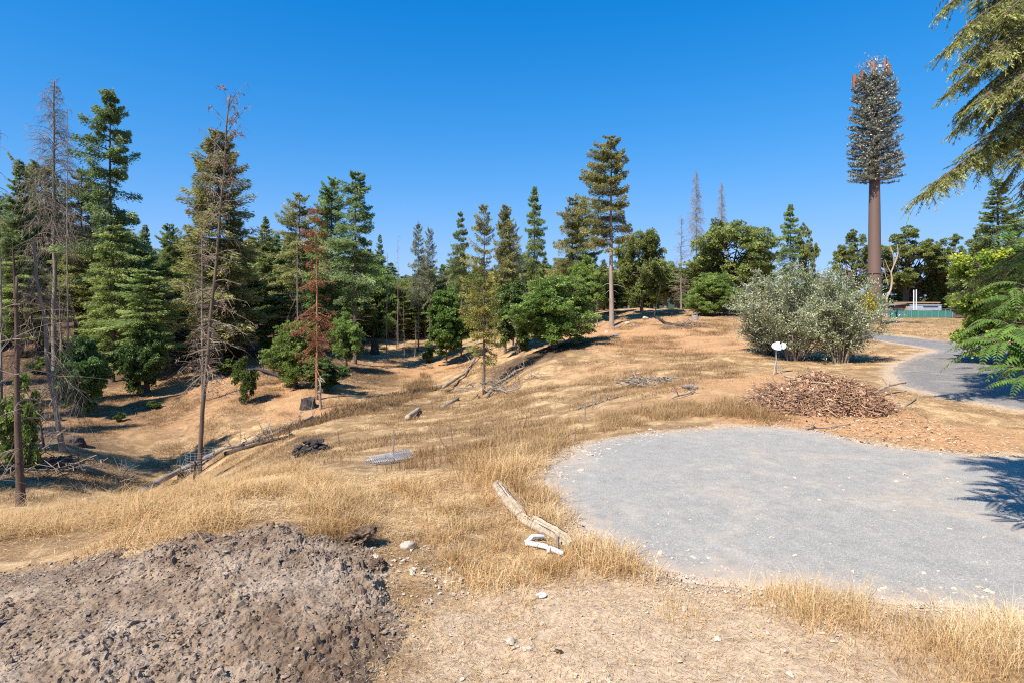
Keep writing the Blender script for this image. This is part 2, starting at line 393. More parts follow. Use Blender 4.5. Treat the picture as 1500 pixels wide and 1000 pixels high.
M['ground'] = mat_ground(); M['soil'] = mat_soil()
M['gravel'] = mat_gravel('grey_gravel', [(.27,.247,.21), (.34,.313,.27), (.41,.382,.332)], (.46,.36,.27,1), .75)
M['drive'] = mat_gravel('worn_drive_surface', [(.155,.14,.125), (.20,.18,.16), (.25,.228,.205)], (.45,.35,.26,1), .35)
def grassmat(name, stops, trans=.25):
    t = NT(name); f = t.attr('tint'); n = t.noise(.8, 3, .6); n2 = t.noise(.15, 3, .6)
    f = t.math('ADD', f, t.math('MULTIPLY', t.math('SUBTRACT', n, .5), .8))
    c = t.ramp(f, stops); c = t.mix(.5, c, t.ramp(n2, [(.3, (.75,.74,.72)), (.7, (1.2,1.18,1.1))]), 'MULTIPLY')
    return t.bsdf(c, .7, .2, trans=trans)
M['straw'] = grassmat('golden_straw', [(0, (.24,.135,.05)), (.35, (.49,.295,.12)), (.7, (.70,.48,.235)), (1, (.82,.65,.39))])
M['strawb'] = grassmat('brown_dry_grass', [(0, (.17,.10,.045)), (.4, (.37,.225,.10)), (.75, (.55,.38,.19)), (1, (.72,.54,.32))])
M['strawg'] = grassmat('grey_brown_slope_grass', [(0, (.19,.12,.06)), (.4, (.35,.225,.11)), (.75, (.52,.36,.18)), (1, (.66,.49,.27))])
def plain(name, col, rough=.6, spec=.3, metal=0, nz=.12):
    t = NT(name); n = t.noise(7, 5, .6)
    c = t.mix(1, (*col, 1), t.ramp(n, [(.3, (1-nz,1-nz,1-nz)), (.7, (1+nz*.6,)*3)]), 'MULTIPLY')
    return t.bsdf(c, rough, spec, t.bump(n, .1, .01), metal)
M['white'] = plain('white_paint', (.78,.78,.76)); M['pvc'] = plain('white_plastic', (.74,.75,.76), .4)
M['steel'] = plain('galvanised_steel', (.5,.5,.5), .45, .5, .7); M['wire'] = plain('grey_wire', (.42,.42,.43), .5, .4, .4)
M['pole'] = plain('brown_pole_paint', (.155,.098,.075), .6, .3, nz=.08); M['panel'] = plain('rust_brown_panel', (.29,.13,.07), .5)
M['green'] = plain('green_fence_screen', (.05,.19,.155), .7, nz=.25); M['tan'] = plain('tan_plywood', (.52,.30,.15), .8)
M['trailer'] = plain('grey_white_cladding', (.42,.45,.49), .5); M['dark'] = plain('dark_opening', (.03,.03,.035), .6)
M['stone'] = plain('pale_stone', (.50,.41,.31), .9, nz=.3); M['whitestone'] = plain('white_disc_stone', (.86,.84,.78), .6)
M['pebble'] = plain('warm_pebbles', (.52,.43,.33), .9, nz=.3)
M['bark_slab'] = None
M['stick'] = barkmat('red_brown_sticks', (.25,.14,.085,1), (.54,.35,.22,1))
def barkslab():
    t = NT('red_bark_debris'); f = t.attr('tint'); n = t.noise(14, 5, .7)
    f = t.math('ADD', f, t.math('MULTIPLY', t.math('SUBTRACT', n, .5), .8))
    c = t.ramp(f, [(0, (.15,.08,.05)), (.35, (.37,.205,.12)), (.7, (.56,.345,.21)), (1, (.70,.50,.34))])
    return t.bsdf(c, .9, .1, t.bump(n, .6, .02))
M['bark_slab'] = barkslab()

# ------------------------------------------------------------------ the ground sheet
def build_ground():
    rr = np.concatenate([[.05, .6, 1.1], 1.5 * 1.007 ** np.arange(0, 300), ])
    r1 = rr[-1]; rr = np.concatenate([rr, r1 * 1.011 ** np.arange(1, 170)])
    r2 = rr[-1]; rr = np.concatenate([rr, r2 * 1.05 ** np.arange(1, 90)]); rr = rr[rr < 3800]
    aa = np.concatenate([np.arange(-52, 52, .19), np.arange(52, 308, 2.0)]); aa = np.radians(np.append(aa, 308.0))
    A, Rr = np.meshgrid(aa, rr); X = np.sin(A) * Rr; Y = np.cos(A) * Rr
    Z = ground(X.ravel(), Y.ravel()).reshape(X.shape)
    far = sstep(150, 250, Rr)
    mb = MB(); grid(mb, X, Y, Z, far)
    me = mb.mesh('ground', M['ground'], True)
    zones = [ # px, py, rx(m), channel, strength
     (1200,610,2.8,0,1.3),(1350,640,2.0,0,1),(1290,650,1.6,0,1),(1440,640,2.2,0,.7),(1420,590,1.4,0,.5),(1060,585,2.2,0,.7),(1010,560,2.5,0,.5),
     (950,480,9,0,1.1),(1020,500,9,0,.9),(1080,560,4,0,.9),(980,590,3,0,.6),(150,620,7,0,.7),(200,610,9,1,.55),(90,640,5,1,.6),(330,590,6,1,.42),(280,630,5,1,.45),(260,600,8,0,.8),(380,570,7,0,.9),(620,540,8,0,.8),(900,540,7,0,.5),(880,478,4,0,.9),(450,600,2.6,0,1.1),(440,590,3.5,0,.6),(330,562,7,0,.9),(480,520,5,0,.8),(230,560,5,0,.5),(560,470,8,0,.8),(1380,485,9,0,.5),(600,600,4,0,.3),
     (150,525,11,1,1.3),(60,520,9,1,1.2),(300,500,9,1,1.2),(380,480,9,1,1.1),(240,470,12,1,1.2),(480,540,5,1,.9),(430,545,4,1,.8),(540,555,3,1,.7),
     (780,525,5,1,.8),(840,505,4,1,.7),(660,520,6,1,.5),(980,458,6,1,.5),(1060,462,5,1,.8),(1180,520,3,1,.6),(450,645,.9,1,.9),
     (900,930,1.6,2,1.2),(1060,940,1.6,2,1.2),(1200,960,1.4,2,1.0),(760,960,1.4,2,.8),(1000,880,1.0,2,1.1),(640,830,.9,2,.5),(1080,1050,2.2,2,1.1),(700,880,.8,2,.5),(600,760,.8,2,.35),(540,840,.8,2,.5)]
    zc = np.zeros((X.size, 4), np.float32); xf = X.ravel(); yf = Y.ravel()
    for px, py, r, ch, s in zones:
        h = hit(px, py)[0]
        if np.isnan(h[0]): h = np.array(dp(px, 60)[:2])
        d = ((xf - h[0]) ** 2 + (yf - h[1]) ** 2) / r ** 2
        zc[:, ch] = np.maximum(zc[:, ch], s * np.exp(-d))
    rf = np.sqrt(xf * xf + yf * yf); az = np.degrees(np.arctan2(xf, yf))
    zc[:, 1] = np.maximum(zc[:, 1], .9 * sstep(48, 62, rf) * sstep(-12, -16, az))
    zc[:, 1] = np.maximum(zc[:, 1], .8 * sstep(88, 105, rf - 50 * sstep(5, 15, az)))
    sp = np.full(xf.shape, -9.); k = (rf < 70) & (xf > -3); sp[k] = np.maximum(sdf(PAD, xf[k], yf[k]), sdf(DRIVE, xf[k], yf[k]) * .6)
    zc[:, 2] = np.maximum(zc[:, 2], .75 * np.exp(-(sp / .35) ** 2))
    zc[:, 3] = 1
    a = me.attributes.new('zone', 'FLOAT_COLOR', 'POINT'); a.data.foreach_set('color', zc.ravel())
    o = put('ground', me); tag(o, 'dry straw-coloured hillside ground falling into the gully', 'ground', kind='structure')
build_ground()

def sheet(name, poly, mat, step, lift, label):
    P = np.array(poly); x0, y0 = P.min(0) - .4; x1, y1 = P.max(0) + .4
    x1 = min(x1, 46); y1 = min(y1, 75)
    X, Y = np.meshgrid(np.arange(x0, x1, step), np.arange(y0, y1, step))
    n = fbm(X / .9, Y / .9, 77, 4) * .5 + fbm(X / .18, Y / .18, 78, 2) * .1
    S = sdf(poly, X.ravel(), Y.ravel()).reshape(X.shape) + n
    Z = ground(X.ravel(), Y.ravel(), True).reshape(X.shape) + lift - .22 * sstep(.12, -.1, S) + (fbm(X / .5, Y / .5, 5, 3) * .02)*sstep(0,.5,S)
    keep = S > -.15
    i = np.arange(X.size).reshape(X.shape)
    k = keep[:-1, :-1] & keep[1:, :-1] & keep[:-1, 1:] & keep[1:, 1:]
    Q = np.stack([i[:-1, :-1], i[:-1, 1:], i[1:, 1:], i[1:, :-1]], -1)[k]
    u, inv = np.unique(Q, return_inverse=True)
    V = np.stack([X.ravel(), Y.ravel(), Z.ravel()], 1)[u]
    edge = np.clip(1 - S.ravel()[u] / 1.5, 0, 1) * .66
    mb = MB(); mb.add(V, inv.reshape(-1, 4), c=edge)
    o = mb.obj(name, mat, smooth=True); tag(o, label, name.replace('_', ' '), kind='structure')
sheet('gravel_pad', PAD, M['gravel'], .06, .012, 'flat grey gravel turning pad')
sheet('driveway', DRIVE, M['drive'], .16, .02, 'worn grey driveway curving up to the fenced enclosure')

# the dug soil heap in the near left corner
SOIL = [tuple(hit(*p)[0]) for p in [(-420,905),(-150,860),(0,838),(130,812),(200,797),(300,785),(430,772),(475,788),(545,800),(562,850),(600,905),(585,960),(520,1040)]]
SOIL += [(-.3, 2.6), (-3, 2.2), (-6, 2.3), (-8.5, 3.5)]
def soil_z(X, Y):
    S = sdf(SOIL, X.ravel(), Y.ravel()).reshape(X.shape) + fbm(X / .4, Y / .4, 31, 3) * .35
    wx = X + fbm(X / .12, Y / .12, 40, 3) * .12; wy = Y + fbm(X / .12, Y / .12, 41, 3) * .12
    ca, sa = math.cos(.5), math.sin(.5)
    ux, uy = wx * ca + wy * sa, -wx * sa + wy * ca
    h = 0
    for s, a in ((.13, .014), (.07, .016), (.038, .012)):
        d, i = worley(ux / (s * 1.5), uy / s, int(s * 1000))
        h = h + a * (np.clip(1 - d * 1.4, 0, 1) > .02 + .3 * i) * (.25 + np.clip(.9 - d, 0, 1)) * i ** 2 * 2.2 * (.15 + 1.6 * vnoise(X / .45, Y / .45, 9))
    edge = np.exp(-((S - .25) / .22) ** 2)
    h = h * (1 + .5 * edge * sstep(-3.5, -1.8, X)) + fbm(X / .7, Y / .7, 33, 3) * .08 + fbm(X / .16, Y / .16, 36, 5) * .045 + np.abs(fbm(X / .05, Y / .05, 37, 4)) * .03
    Z = ground(X.ravel(), Y.ravel(), True).reshape(X.shape) + sstep(-.05, .4, S) * .03 - .12 * sstep(.05, -.15, S) + h * sstep(-.1, .15, S)
    return Z, S
def build_soil():
    st = .0125
    X, Y = np.meshgrid(np.arange(-6.2, -.3, st), np.arange(2.6, 7.3, st))
    Z, S = soil_z(X, Y)
    i = np.arange(X.size).reshape(X.shape); keep = S > -.12
    k = keep[:-1, :-1] & keep[1:, :-1] & keep[:-1, 1:] & keep[1:, 1:]
    Q = np.stack([i[:-1, :-1], i[:-1, 1:], i[1:, 1:], i[1:, :-1]], -1)[k]
    u, inv = np.unique(Q, return_inverse=True)
    mb = MB(); mb.add(np.stack([X.ravel(), Y.ravel(), Z.ravel()], 1)[u], inv.reshape(-1, 4), c=(.5 + 1.1 * fbm(X / .35, Y / .35, 88, 4) - .3 * np.exp(-((S - .3) / .4) ** 2)).ravel()[u])
    o = mb.obj('soil_heap', M['soil'], smooth=False); tag(o, 'rough grey-brown heap of dug soil with cracked clods', 'soil heap', kind='structure')
build_soil()

def in_poly(P, n, seed=0, edge=None):
    r = np.random.default_rng(seed + 1000); P = np.array(P); P = P[~np.isnan(P[:, 0])]; a = P.min(0); b = P.max(0); out = np.zeros((0, 2)); tries = 0
    while len(out) < n and tries < 60:
        q = r.uniform(a, b, (n * 2, 2)); s = sdf(P, q[:, 0], q[:, 1]); q = q[s > 0]; out = np.concatenate([out, q]); tries += 1
    return out[:n]
def ppoly(*pts): return [tuple(hit(*p)[0]) for p in pts]

_c = np.array(SOIL).mean(0); SOILC = in_poly([tuple(_c + (np.array(p) - _c) * 1.07) for p in SOIL], 46000, 5)
_s = sdf(SOIL, SOILC[:, 0], SOILC[:, 1]); SOILC = SOILC[((_s > 0) & (vnoise(SOILC[:, 0] / .35, SOILC[:, 1] / .35, 67) > .3 * np.random.default_rng(2).random(len(_s)) + .2)) | (np.random.default_rng(6).random(len(_s)) < .35)]
mb = MB(); r_ = np.random.default_rng(3)
s_ = np.minimum(.0035 + r_.gamma(1.0, .0042, len(SOILC)), .045) * (.55 + .8 * vnoise(SOILC[:, 0] / .5, SOILC[:, 1] / .5, 66))
z_ = np.maximum(soil_z(SOILC[:, 0], SOILC[:, 1])[0], ground(SOILC[:, 0], SOILC[:, 1])) + s_ * .25
rocks(mb, np.column_stack([SOILC, z_]), s_, r_, sub=0, rough=.9, flat=.6, c=r_.uniform(.2, .9, len(s_)))
tag(mb.obj('soil_crumbs', M['soil'], smooth=False), 'loose crumbs of soil strewn over the heap', 'soil crumbs', kind='stuff')

# pebbles along the pad edge and over the bare ground
mb = MB(); r_ = np.random.default_rng(4)
pp = [in_poly(ppoly((790,720),(800,680),(850,650),(960,628),(980,640),(900,665),(850,690),(830,730)), 230, 1),
      in_poly(ppoly((560,900),(900,880),(1300,930),(1300,1080),(560,1080)), 90, 2),
      in_poly(ppoly((800,700),(1480,690),(1480,880),(1000,850)), 130, 3), in_poly(ppoly((520,790),(640,800),(700,880),(560,900)), 120, 7),
      in_poly(ppoly((1150,640),(1480,680),(1480,640),(1300,600)), 160, 8)]
pp = np.concatenate(pp); s_ = r_.gamma(1.6, .006, len(pp)) + .005; s_ = np.minimum(s_, .04)
rocks(mb, np.column_stack([pp, ground(pp[:, 0], pp[:, 1], True) + .008 + s_ * .2]), s_, r_, rough=.7, flat=.5)
tag(mb.obj('pebbles', M['pebble']), 'small pale pebbles scattered on the gravel pad and bare soil', 'pebbles', kind='stuff')

mb = MB(); q_ = np.array(PAD); i_ = r_.integers(0, len(q_), 5200); t_ = r_.random((5200, 1)); pp = q_[i_] * t_ + q_[(i_ + 1) % len(q_)] * (1 - t_) + r_.normal(0, .22, (5200, 2)) * r_.uniform(.3, 2, (5200, 1))
pp = pp[(pp[:, 1] < 18) & (pp[:, 0] < 13)]; s_ = .004 + r_.gamma(1.2, .004, len(pp))
rocks(mb, np.column_stack([pp, ground(pp[:, 0], pp[:, 1], True) + .012]), s_, r_, sub=0, rough=.6)
tag(mb.obj('loose_gravel', M['pebble']), 'loose gravel spilling over the edge of the pad', 'loose gravel', kind='stuff')
# ------------------------------------------------------------------ dry grass
def grass(mb, P, H, nb, spread, w, seed=0, lean=.35, zoff=0, tbase=(.2, .8), curl=.35):
    r = np.random.default_rng(seed); n = len(P)
    H = np.broadcast_to(H, (n,)); 
    B = np.repeat(P, nb, 0) + r.normal(0, 1, (n * nb, 2)) * np.repeat(np.broadcast_to(spread, (n,)), nb)[:, None] * .5
    z = ground(B[:, 0], B[:, 1], False) + zoff
    hh = np.repeat(H, nb) * r.uniform(.3, 1.0, n * nb) * (1 + .5 * (r.random(n * nb) > .9))
    out = B - np.repeat(P, nb, 0); a = r.uniform(0, 6.28, n * nb)
    ln = nrm(out) * .55 + np.stack([np.cos(a), np.sin(a)], 1) * 1.0
    ln = ln * (lean * r.uniform(.2, 1.4, n * nb))[:, None]
    P0 = np.column_stack([B, z - .02]); P1 = P0 + np.column_stack([ln * hh[:, None] * .4, hh * .6]); 
    P2 = P0 + np.column_stack([ln * hh[:, None] * (1 + curl), hh * (1 - .25 * np.linalg.norm(ln, axis=1))])
    s = np.stack([np.cos(a + 1.57), np.sin(a + 1.57), np.zeros_like(a)], 1) * (w * r.uniform(.6, 1.4, len(a)))[:, None] * .5
    V = np.stack([P0 - s, P0 + s, P1 + s * .8, P1 - s * .8, P2], 1)
    i = np.arange(len(a))[:, None] * 5
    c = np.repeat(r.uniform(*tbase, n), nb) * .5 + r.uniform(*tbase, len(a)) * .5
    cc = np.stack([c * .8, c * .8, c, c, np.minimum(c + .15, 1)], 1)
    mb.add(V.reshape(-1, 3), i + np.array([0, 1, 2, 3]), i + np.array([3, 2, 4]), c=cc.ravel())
def litter(mb, P, L, w, seed=0, zoff=.015, c=(.3, 1)):
    r = np.random.default_rng(seed); n = len(P); a = r.uniform(0, 6.28, n)
    d = np.stack([np.cos(a), np.sin(a), r.normal(0, .25, n)], 1)
    p = np.column_stack([P, ground(P[:, 0], P[:, 1]) + zoff + r.random(n) * .02])
    leaves(mb, p, d, L * r.uniform(.4, 1.5, n), w, r.uniform(*c, n), np.tile([[0, 0, 1.]], (n, 1)) + r.normal(0, .3, (n, 3)))

def away(P, *polys, margin=0.0):
    k = np.ones(len(P), bool)
    for q in polys: k &= sdf(q, P[:, 0], P[:, 1]) < -margin
    return P[k]
mb = MB()
# tall band behind the soil heap, up to the lip of the bank
band = ppoly((-380,880),(-200,772),(0,756),(150,744),(250,728),(330,714),(420,702),(440,735),(460,785),(430,775),(300,787),(200,800),(0,840))
P = away(in_poly(band, 3300, 11), SOIL, margin=.02)
P = P[vnoise(P[:, 0] / .7, P[:, 1] / .7, 51) > .5]
grass(mb, P, .12 + .34 * vnoise(P[:, 0] / .6, P[:, 1] / .6, 52), 30, .2, .0055, 1, 1.0, curl=.7)
P = in_poly(ppoly((300,715),(440,700),(470,790),(545,800),(540,745),(480,705)), 420, 12); P = away(P, SOIL, margin=.02)
grass(mb, P, .2 + .16 * vnoise(P[:, 0] / .5, P[:, 1] / .5, 53), 22, .2, .005, 2, .7, curl=.6)
# clumps round the fallen timber and the pad edge
def clump(px, py, r, h, n, nb=26, seed=0, lean=.5, w=.0055, tb=(.2, .8)):
    c = hit(px, py)[0]; q = np.random.default_rng(seed).normal(0, r * .5, (n, 2)) + c
    sh = np.random.default_rng(seed + 7).uniform(-.25, .2); grass(mb, q, h, nb, .16, w, seed, lean, tbase=(max(0, tb[0] + sh), tb[1] + sh))
for k, (px, py, r, h, n, ln) in enumerate([(712,705,.55,.5,36,.75),(760,692,.5,.5,34,.8),(735,690,.6,.42,30,.8),(800,760,.38,.34,34,.6),(780,735,.3,.34,22,.6),(765,720,.25,.3,14,.6),(700,730,.3,.22,14,.7),
    (610,718,.45,.28,38,.6),(585,728,.35,.22,24,.6),(660,745,.3,.2,18,.7),(700,770,.4,.2,26,.7),(640,760,.35,.18,16,.8),
    (900,830,.32,.3,34,.55),(870,820,.35,.3,34,.6),(925,838,.2,.22,12,.6),(855,800,.25,.28,18,.5),(740,800,.4,.2,26,.7),
    (700,850,.4,.2,34,.7),(760,855,.35,.2,26,.7),(660,820,.35,.2,26,.7),(820,845,.3,.22,22,.6),(640,790,.3,.2,20,.7),(720,830,.35,.2,24,.7),(790,830,.3,.2,18,.7),
    (520,775,.25,.3,22,.6),(500,790,.2,.25,14,.6),(560,745,.3,.2,18,.7),(480,740,.5,.26,30,.7)]):
    clump(px, py, r, h * 1.1, int(n * .5), 30, 100 + k, ln)
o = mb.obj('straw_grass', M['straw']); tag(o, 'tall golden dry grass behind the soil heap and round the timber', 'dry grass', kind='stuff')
mb = MB()
for k, (px, py, r, h, n, ln) in enumerate([(1130,880,.25,.3,16,.5),(1170,900,.3,.34,24,.5),(1220,905,.3,.38,26,.45),(1270,915,.28,.34,22,.5),(1150,870,.2,.26,10,.5),
    (1350,950,.3,.3,20,.5),(1400,960,.3,.34,22,.5),(1450,965,.3,.34,22,.5),(1500,950,.3,.36,22,.5),(1550,960,.3,.36,22,.5),(1420,920,.3,.26,14,.5),(1480,910,.3,.25,14,.5),(1340,990,.3,.24,14,.6),(1300,940,.2,.22,8,.6),
    (980,890,.12,.15,6,.6),(1005,905,.14,.17,8,.6),(1020,915,.1,.12,5,.6),(940,850,.2,.15,8,.7),(1240,990,.2,.14,6,.8),(1450,1010,.4,.28,22,.6),(1380,1020,.3,.22,12,.6)]):
    clump(px, py, r, h, int(n * .6), 30, 300 + k, ln + .15, .0035, (.35, 1))
P = in_poly(ppoly((600,890),(780,880),(820,960),(760,1020),(600,1010)), 150, 41)
grass(mb, P, .09, 9, .12, .003, 42, .9, tbase=(.1, .7))
P = in_poly(ppoly((900,860),(1300,900),(1500,1000),(1400,1060),(700,1060)), 150, 43)
grass(mb, P, .06, 6, .1, .003, 44, 1.0, tbase=(.2, .9))
q_ = np.array(PAD); e_ = np.random.default_rng(88); i_ = e_.integers(0, len(q_), 260); t_ = e_.random((260, 1)); P = q_[i_] * t_ + q_[(i_ + 1) % len(q_)] * (1 - t_) + e_.normal(0, .16, (260, 2)); P = P[(P[:, 1] < 20) & (P[:, 0] < 12)]
grass(mb, P, .09, 12, .1, .0035, 89, .9, zoff=.06, tbase=(.1, .8))
o = mb.obj('airy_grass', M['straw']); tag(o, 'airy pale seed-grass tufts on the near bank in front of the gravel pad', 'dry grass', kind='stuff')
# brown fringe on the far left edge of the pad
mb = MB()
fr = ppoly((780,665),(800,640),(860,612),(960,596),(1060,590),(1140,598),(1170,618),(1120,624),(1040,622),(960,624),(880,634),(830,650),(800,672))
P = away(in_poly(fr, 900, 21), PAD, margin=.05); P = P[vnoise(P[:, 0] / .7, P[:, 1] / .7, 91) > .36]
grass(mb, P, .12 + .36 * vnoise(P[:, 0] / .8, P[:, 1] / .8, 54), 24, .28, .007, 3, .8)
P = away(in_poly(ppoly((660,700),(700,650),(800,620),(860,612),(800,650),(780,690)), 260, 23), PAD, margin=.1)
grass(mb, P, .2 + .15 * vnoise(P[:, 0] / .7, P[:, 1] / .7, 55), 16, .2, .008, 5, .5)
P = in_poly(ppoly((560,690),(640,686),(720,670),(700,655),(620,660)), 90, 25)
grass(mb, P, .3, 14, .2, .008, 6, .5, tbase=(.0, .4))
o = mb.obj('fringe_grass', M['strawb']); tag(o, 'brown tall dry grass fringing the far edge of the gravel pad', 'dry grass', kind='stuff')
# slope and gully grass
mb = MB()
big = [dp(-60,17), dp(0,15), dp(250,14), dp(440,13.5), dp(600,12), dp(720,12.5), dp(800,15), dp(1000,17.5), dp(1080,22), dp(1080,55), dp(900,53), dp(800,36), dp(700,50), dp(650,70), dp(600,66), dp(500,42), dp(300,40), dp(0,38)]
P = in_poly([(v.x, v.y) for v in big], 22000, 31)
zone = vnoise(P[:, 0] / 2.6, P[:, 1] / 2.6, 56) * .6 + vnoise(P[:, 0] / .9, P[:, 1] / .9, 57) * .5
P = P[zone > .56]
grass(mb, P, .10 + .2 * vnoise(P[:, 0] / 1.7, P[:, 1] / 1.7, 58), 16, .42, .011, 7, 1.0, tbase=(-.05, .7))
P = in_poly([(v.x, v.y) for v in big], 17000, 33)
grass(mb, P, .07, 8, .5, .012, 8, 1.2, tbase=(.3, 1))
gul = [tuple(v[:2]) for v in (dp(380,26), dp(440,27), dp(560,31), dp(640,42), dp(620,50), dp(560,36), dp(450,30), dp(380,28))]
P = in_poly(gul, 500, 34)
grass(mb, P, .4, 16, .35, .02, 9, .5, tbase=(.0, .35))
P = in_poly([tuple(v[:2]) for v in (dp(1290,50), dp(1270,122), dp(1500,122), dp(1700,90), dp(1700,50), dp(1500,46))], 4500, 35)
grass(mb, P, .22, 12, .5, .03, 10, .5, tbase=(.2, .9))
P = in_poly([tuple(v[:2]) for v in (dp(1040,20), dp(1300,27), dp(1360,33), dp(1270,42), dp(1080,40), dp(1050,26))], 1500, 36); P = away(P, DRIVE, margin=.2)
grass(mb, P, .09, 9, .4, .016, 11, .7, tbase=(.5, 1))
P = away(in_poly(ppoly((1140,640),(1250,660),(1500,690),(1700,700),(1700,610),(1480,598),(1320,570),(1310,600)), 900, 37), DRIVE, PAD, margin=.15)
grass(mb, P, .06, 8, .3, .008, 12, .8, tbase=(.4, 1))
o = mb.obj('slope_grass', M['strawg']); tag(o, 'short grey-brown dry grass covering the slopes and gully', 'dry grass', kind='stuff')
mb = MB()
litter(mb, away(in_poly(ppoly((430,700),(720,690),(800,760),(930,850),(1300,930),(1300,1090),(480,1090),(560,880),(540,800),(440,770)), 26000, 61), PAD, margin=0), .06, .004, 62)
litter(mb, away(in_poly(ppoly((300,718),(660,690),(700,760),(560,800),(440,770),(300,770)), 15000, 63), SOIL), .08, .005, 64, c=(.5, 1))
litter(mb, away(in_poly(band, 14000, 65), SOIL), .1, .005, 66)
litter(mb, away(in_poly(ppoly((1140,640),(1250,660),(1500,690),(1700,700),(1700,610),(1480,598),(1320,570),(1310,600)), 5000, 67), DRIVE, PAD), .09, .01, 68)
litter(mb, in_poly(SOIL, 220, 69), .09, .004, 70, zoff=.17)
o = mb.obj('straw_litter', M['straw']); tag(o, 'loose straw stalks lying on the near ground', 'straw litter', kind='stuff')
mb = MB()
r_ = np.random.default_rng(71)
dz = [tuple(v[:2]) for v in (dp(-60,38), dp(100,37), dp(260,38), dp(400,36), dp(520,40), dp(600,64), dp(560,85), dp(300,75), dp(-60,62))]
litter(mb, in_poly(dz, 30000, 72), .22, .05, 73, c=(0, .7))
cr = [tuple(v[:2]) for v in (dp(860,49), dp(960,50), dp(1080,52), dp(1080,62), dp(960,64), dp(880,60))]
litter(mb, in_poly(cr, 3000, 74), .2, .04, 75, c=(.2, .9))
o = mb.obj('leaf_litter', M['bark_slab']); tag(o, 'red-brown fallen leaves and needles under the trees', 'leaf litter', kind='stuff')
# ------------------------------------------------------------------ tree makers (nominal metres, base at origin)
def tree_root(name):
    o = bpy.data.objects.new(name, None); COL.objects.link(o); o.empty_display_size = .3
    return o
def mk_conifer(H=15, Rc=3, cb=.15, nb=170, sp=90, size=.205, seed=0, up=(.5, -.25), droop=.25, power=.75, ragged=.25, trunk_r=.2, gap=0, mat='fir', bark='bark', stubs=0, hang=.3, width=.34, top=1.0, fringe=.35, wisp=0):
    """returns (trunk mesh, crown mesh)"""
    r = np.random.default_rng(seed)
    nb = int(nb * 1.45); u = np.sort(r.random(nb) ** .9); u = np.clip(u + r.normal(0, .01, nb), 0, .995)
    z = H * (cb + (1 - cb) * u)
    if gap: # clustered whorls with gaps
        k = np.round(z / gap) * gap; z = k * .3 + z * .7; z = np.clip(z, H * cb, H * .99)
    Lb = Rc * (1 - u * top) ** power * np.minimum(1, .45 + u / .22 * .55) * np.where(r.random(nb) < .25, .6, 1) * r.uniform(1 - ragged * 1.3, 1 + ragged, nb) + .12
    az = r.uniform(0, 6.283, nb)
    side = 1 + .22 * np.cos(az - r.uniform(0, 6.28)); Lb = Lb * side
    el = up[1] + (up[0] - up[1]) * u + r.normal(0, .1, nb)
    s = np.linspace(0, 1, 6)
    D = np.stack([np.cos(az), np.sin(az)], 1)
    bend = r.normal(0, .15, nb)
    N = np.stack([-D[:, 1], D[:, 0]], 1)
    ax = fbm(z / 4, z * 0, seed, 2) * .3
    Px = (s[None] * Lb[:, None])[..., None] * D[:, None] + (s[None] ** 2 * (Lb * bend)[:, None])[..., None] * N[:, None]
    Pz = z[:, None] + Lb[:, None] * (np.tan(el)[:, None] * s - droop * s ** 2 * 1.6 + droop * .9 * s ** 4)
    BP = np.concatenate([Px, Pz[..., None]], -1); BP[..., 0] += ax[:, None]
    cr = MB(); tints = r.normal(.45, .12, nb)
    n = np.maximum(8, (sp * 3.6 * (Lb / Rc) ** .8).astype(int)); bi = np.repeat(np.arange(nb), n); m = len(bi)
    ss = np.clip(fringe * .5 + (1 - fringe * .5) * r.random(m) ** .75, 0, 1)
    f = ss * 5; i0 = np.minimum(f.astype(int), 4); ft = (f - i0)[:, None]
    p = BP[bi, i0] * (1 - ft) + BP[bi, i0 + 1] * ft
    lat = r.uniform(-1, 1, m) * Lb[bi] * .42 * (1.15 - ss) ** .7
    p[:, :2] += N[bi] * lat[:, None]; p[:, 2] += r.normal(-.02, .16, m) * np.clip(Lb[bi] / Rc, .15, .6) - np.abs(lat) * hang
    d = np.column_stack([D[bi] * (.7 + .3 * ss[:, None]) + N[bi] * (np.sign(lat) * r.uniform(.2, 1.1, m))[:, None], -hang * r.uniform(.0, 1.4, m) + .15])
    roll = np.column_stack([r.normal(0, 1.1, (m, 2)), np.ones(m)])
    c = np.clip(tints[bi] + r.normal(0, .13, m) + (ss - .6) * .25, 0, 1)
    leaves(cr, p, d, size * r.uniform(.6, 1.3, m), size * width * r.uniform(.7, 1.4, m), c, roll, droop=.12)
    # leader
    k = 14; zz = H * (1 - r.random(k * 5) * .06)
    a = r.uniform(0, 6.28, k * 5)
    leaves(cr, np.column_stack([np.full(k * 5, ax[-1]), np.zeros(k * 5), zz]), np.stack([np.cos(a) * .5, np.sin(a) * .5, np.full(k * 5, .8)], 1), size * .8, size * .3, .5)
    tr = MB()
    tz = np.linspace(-.6, H, 12); tx = fbm(np.maximum(tz, 0) / 4, tz * 0, seed, 2) * .3
    tx = tx * np.clip(tz / 2, 0, 1)
    tubes(tr, np.column_stack([tx, tz * 0, tz]), trunk_r * (1 - np.clip(tz, 0, H) / H) ** .8 * (1 + .35 * np.exp(-np.maximum(tz, 0) / .5)) + .015, 8, .5)
    lr = (.012 + .011 * Lb)[:, None] * (1 - s * .8)
    tubes(tr, BP, lr, 3, .3)
    if stubs:
        zs = r.uniform(H * .05, H * max(cb, .25), stubs); a = r.uniform(0, 6.28, stubs); L = r.uniform(.3, 1.4, stubs) * Rc * .35
        d = np.stack([np.cos(a), np.sin(a), r.uniform(-.5, .2, stubs)], 1)
        q = np.stack([np.zeros((stubs, 3)), d * L[:, None] * .5, d * L[:, None] + np.array([0, 0, -.15]) * L[:, None]], 1); q[..., 2] += zs[:, None]
        tubes(tr, q, np.tile([[.03, .02, .008]], (stubs, 1)), 3, .9)
    return tr.mesh('trunk', M[bark], True), cr.mesh('crown', M[mat])

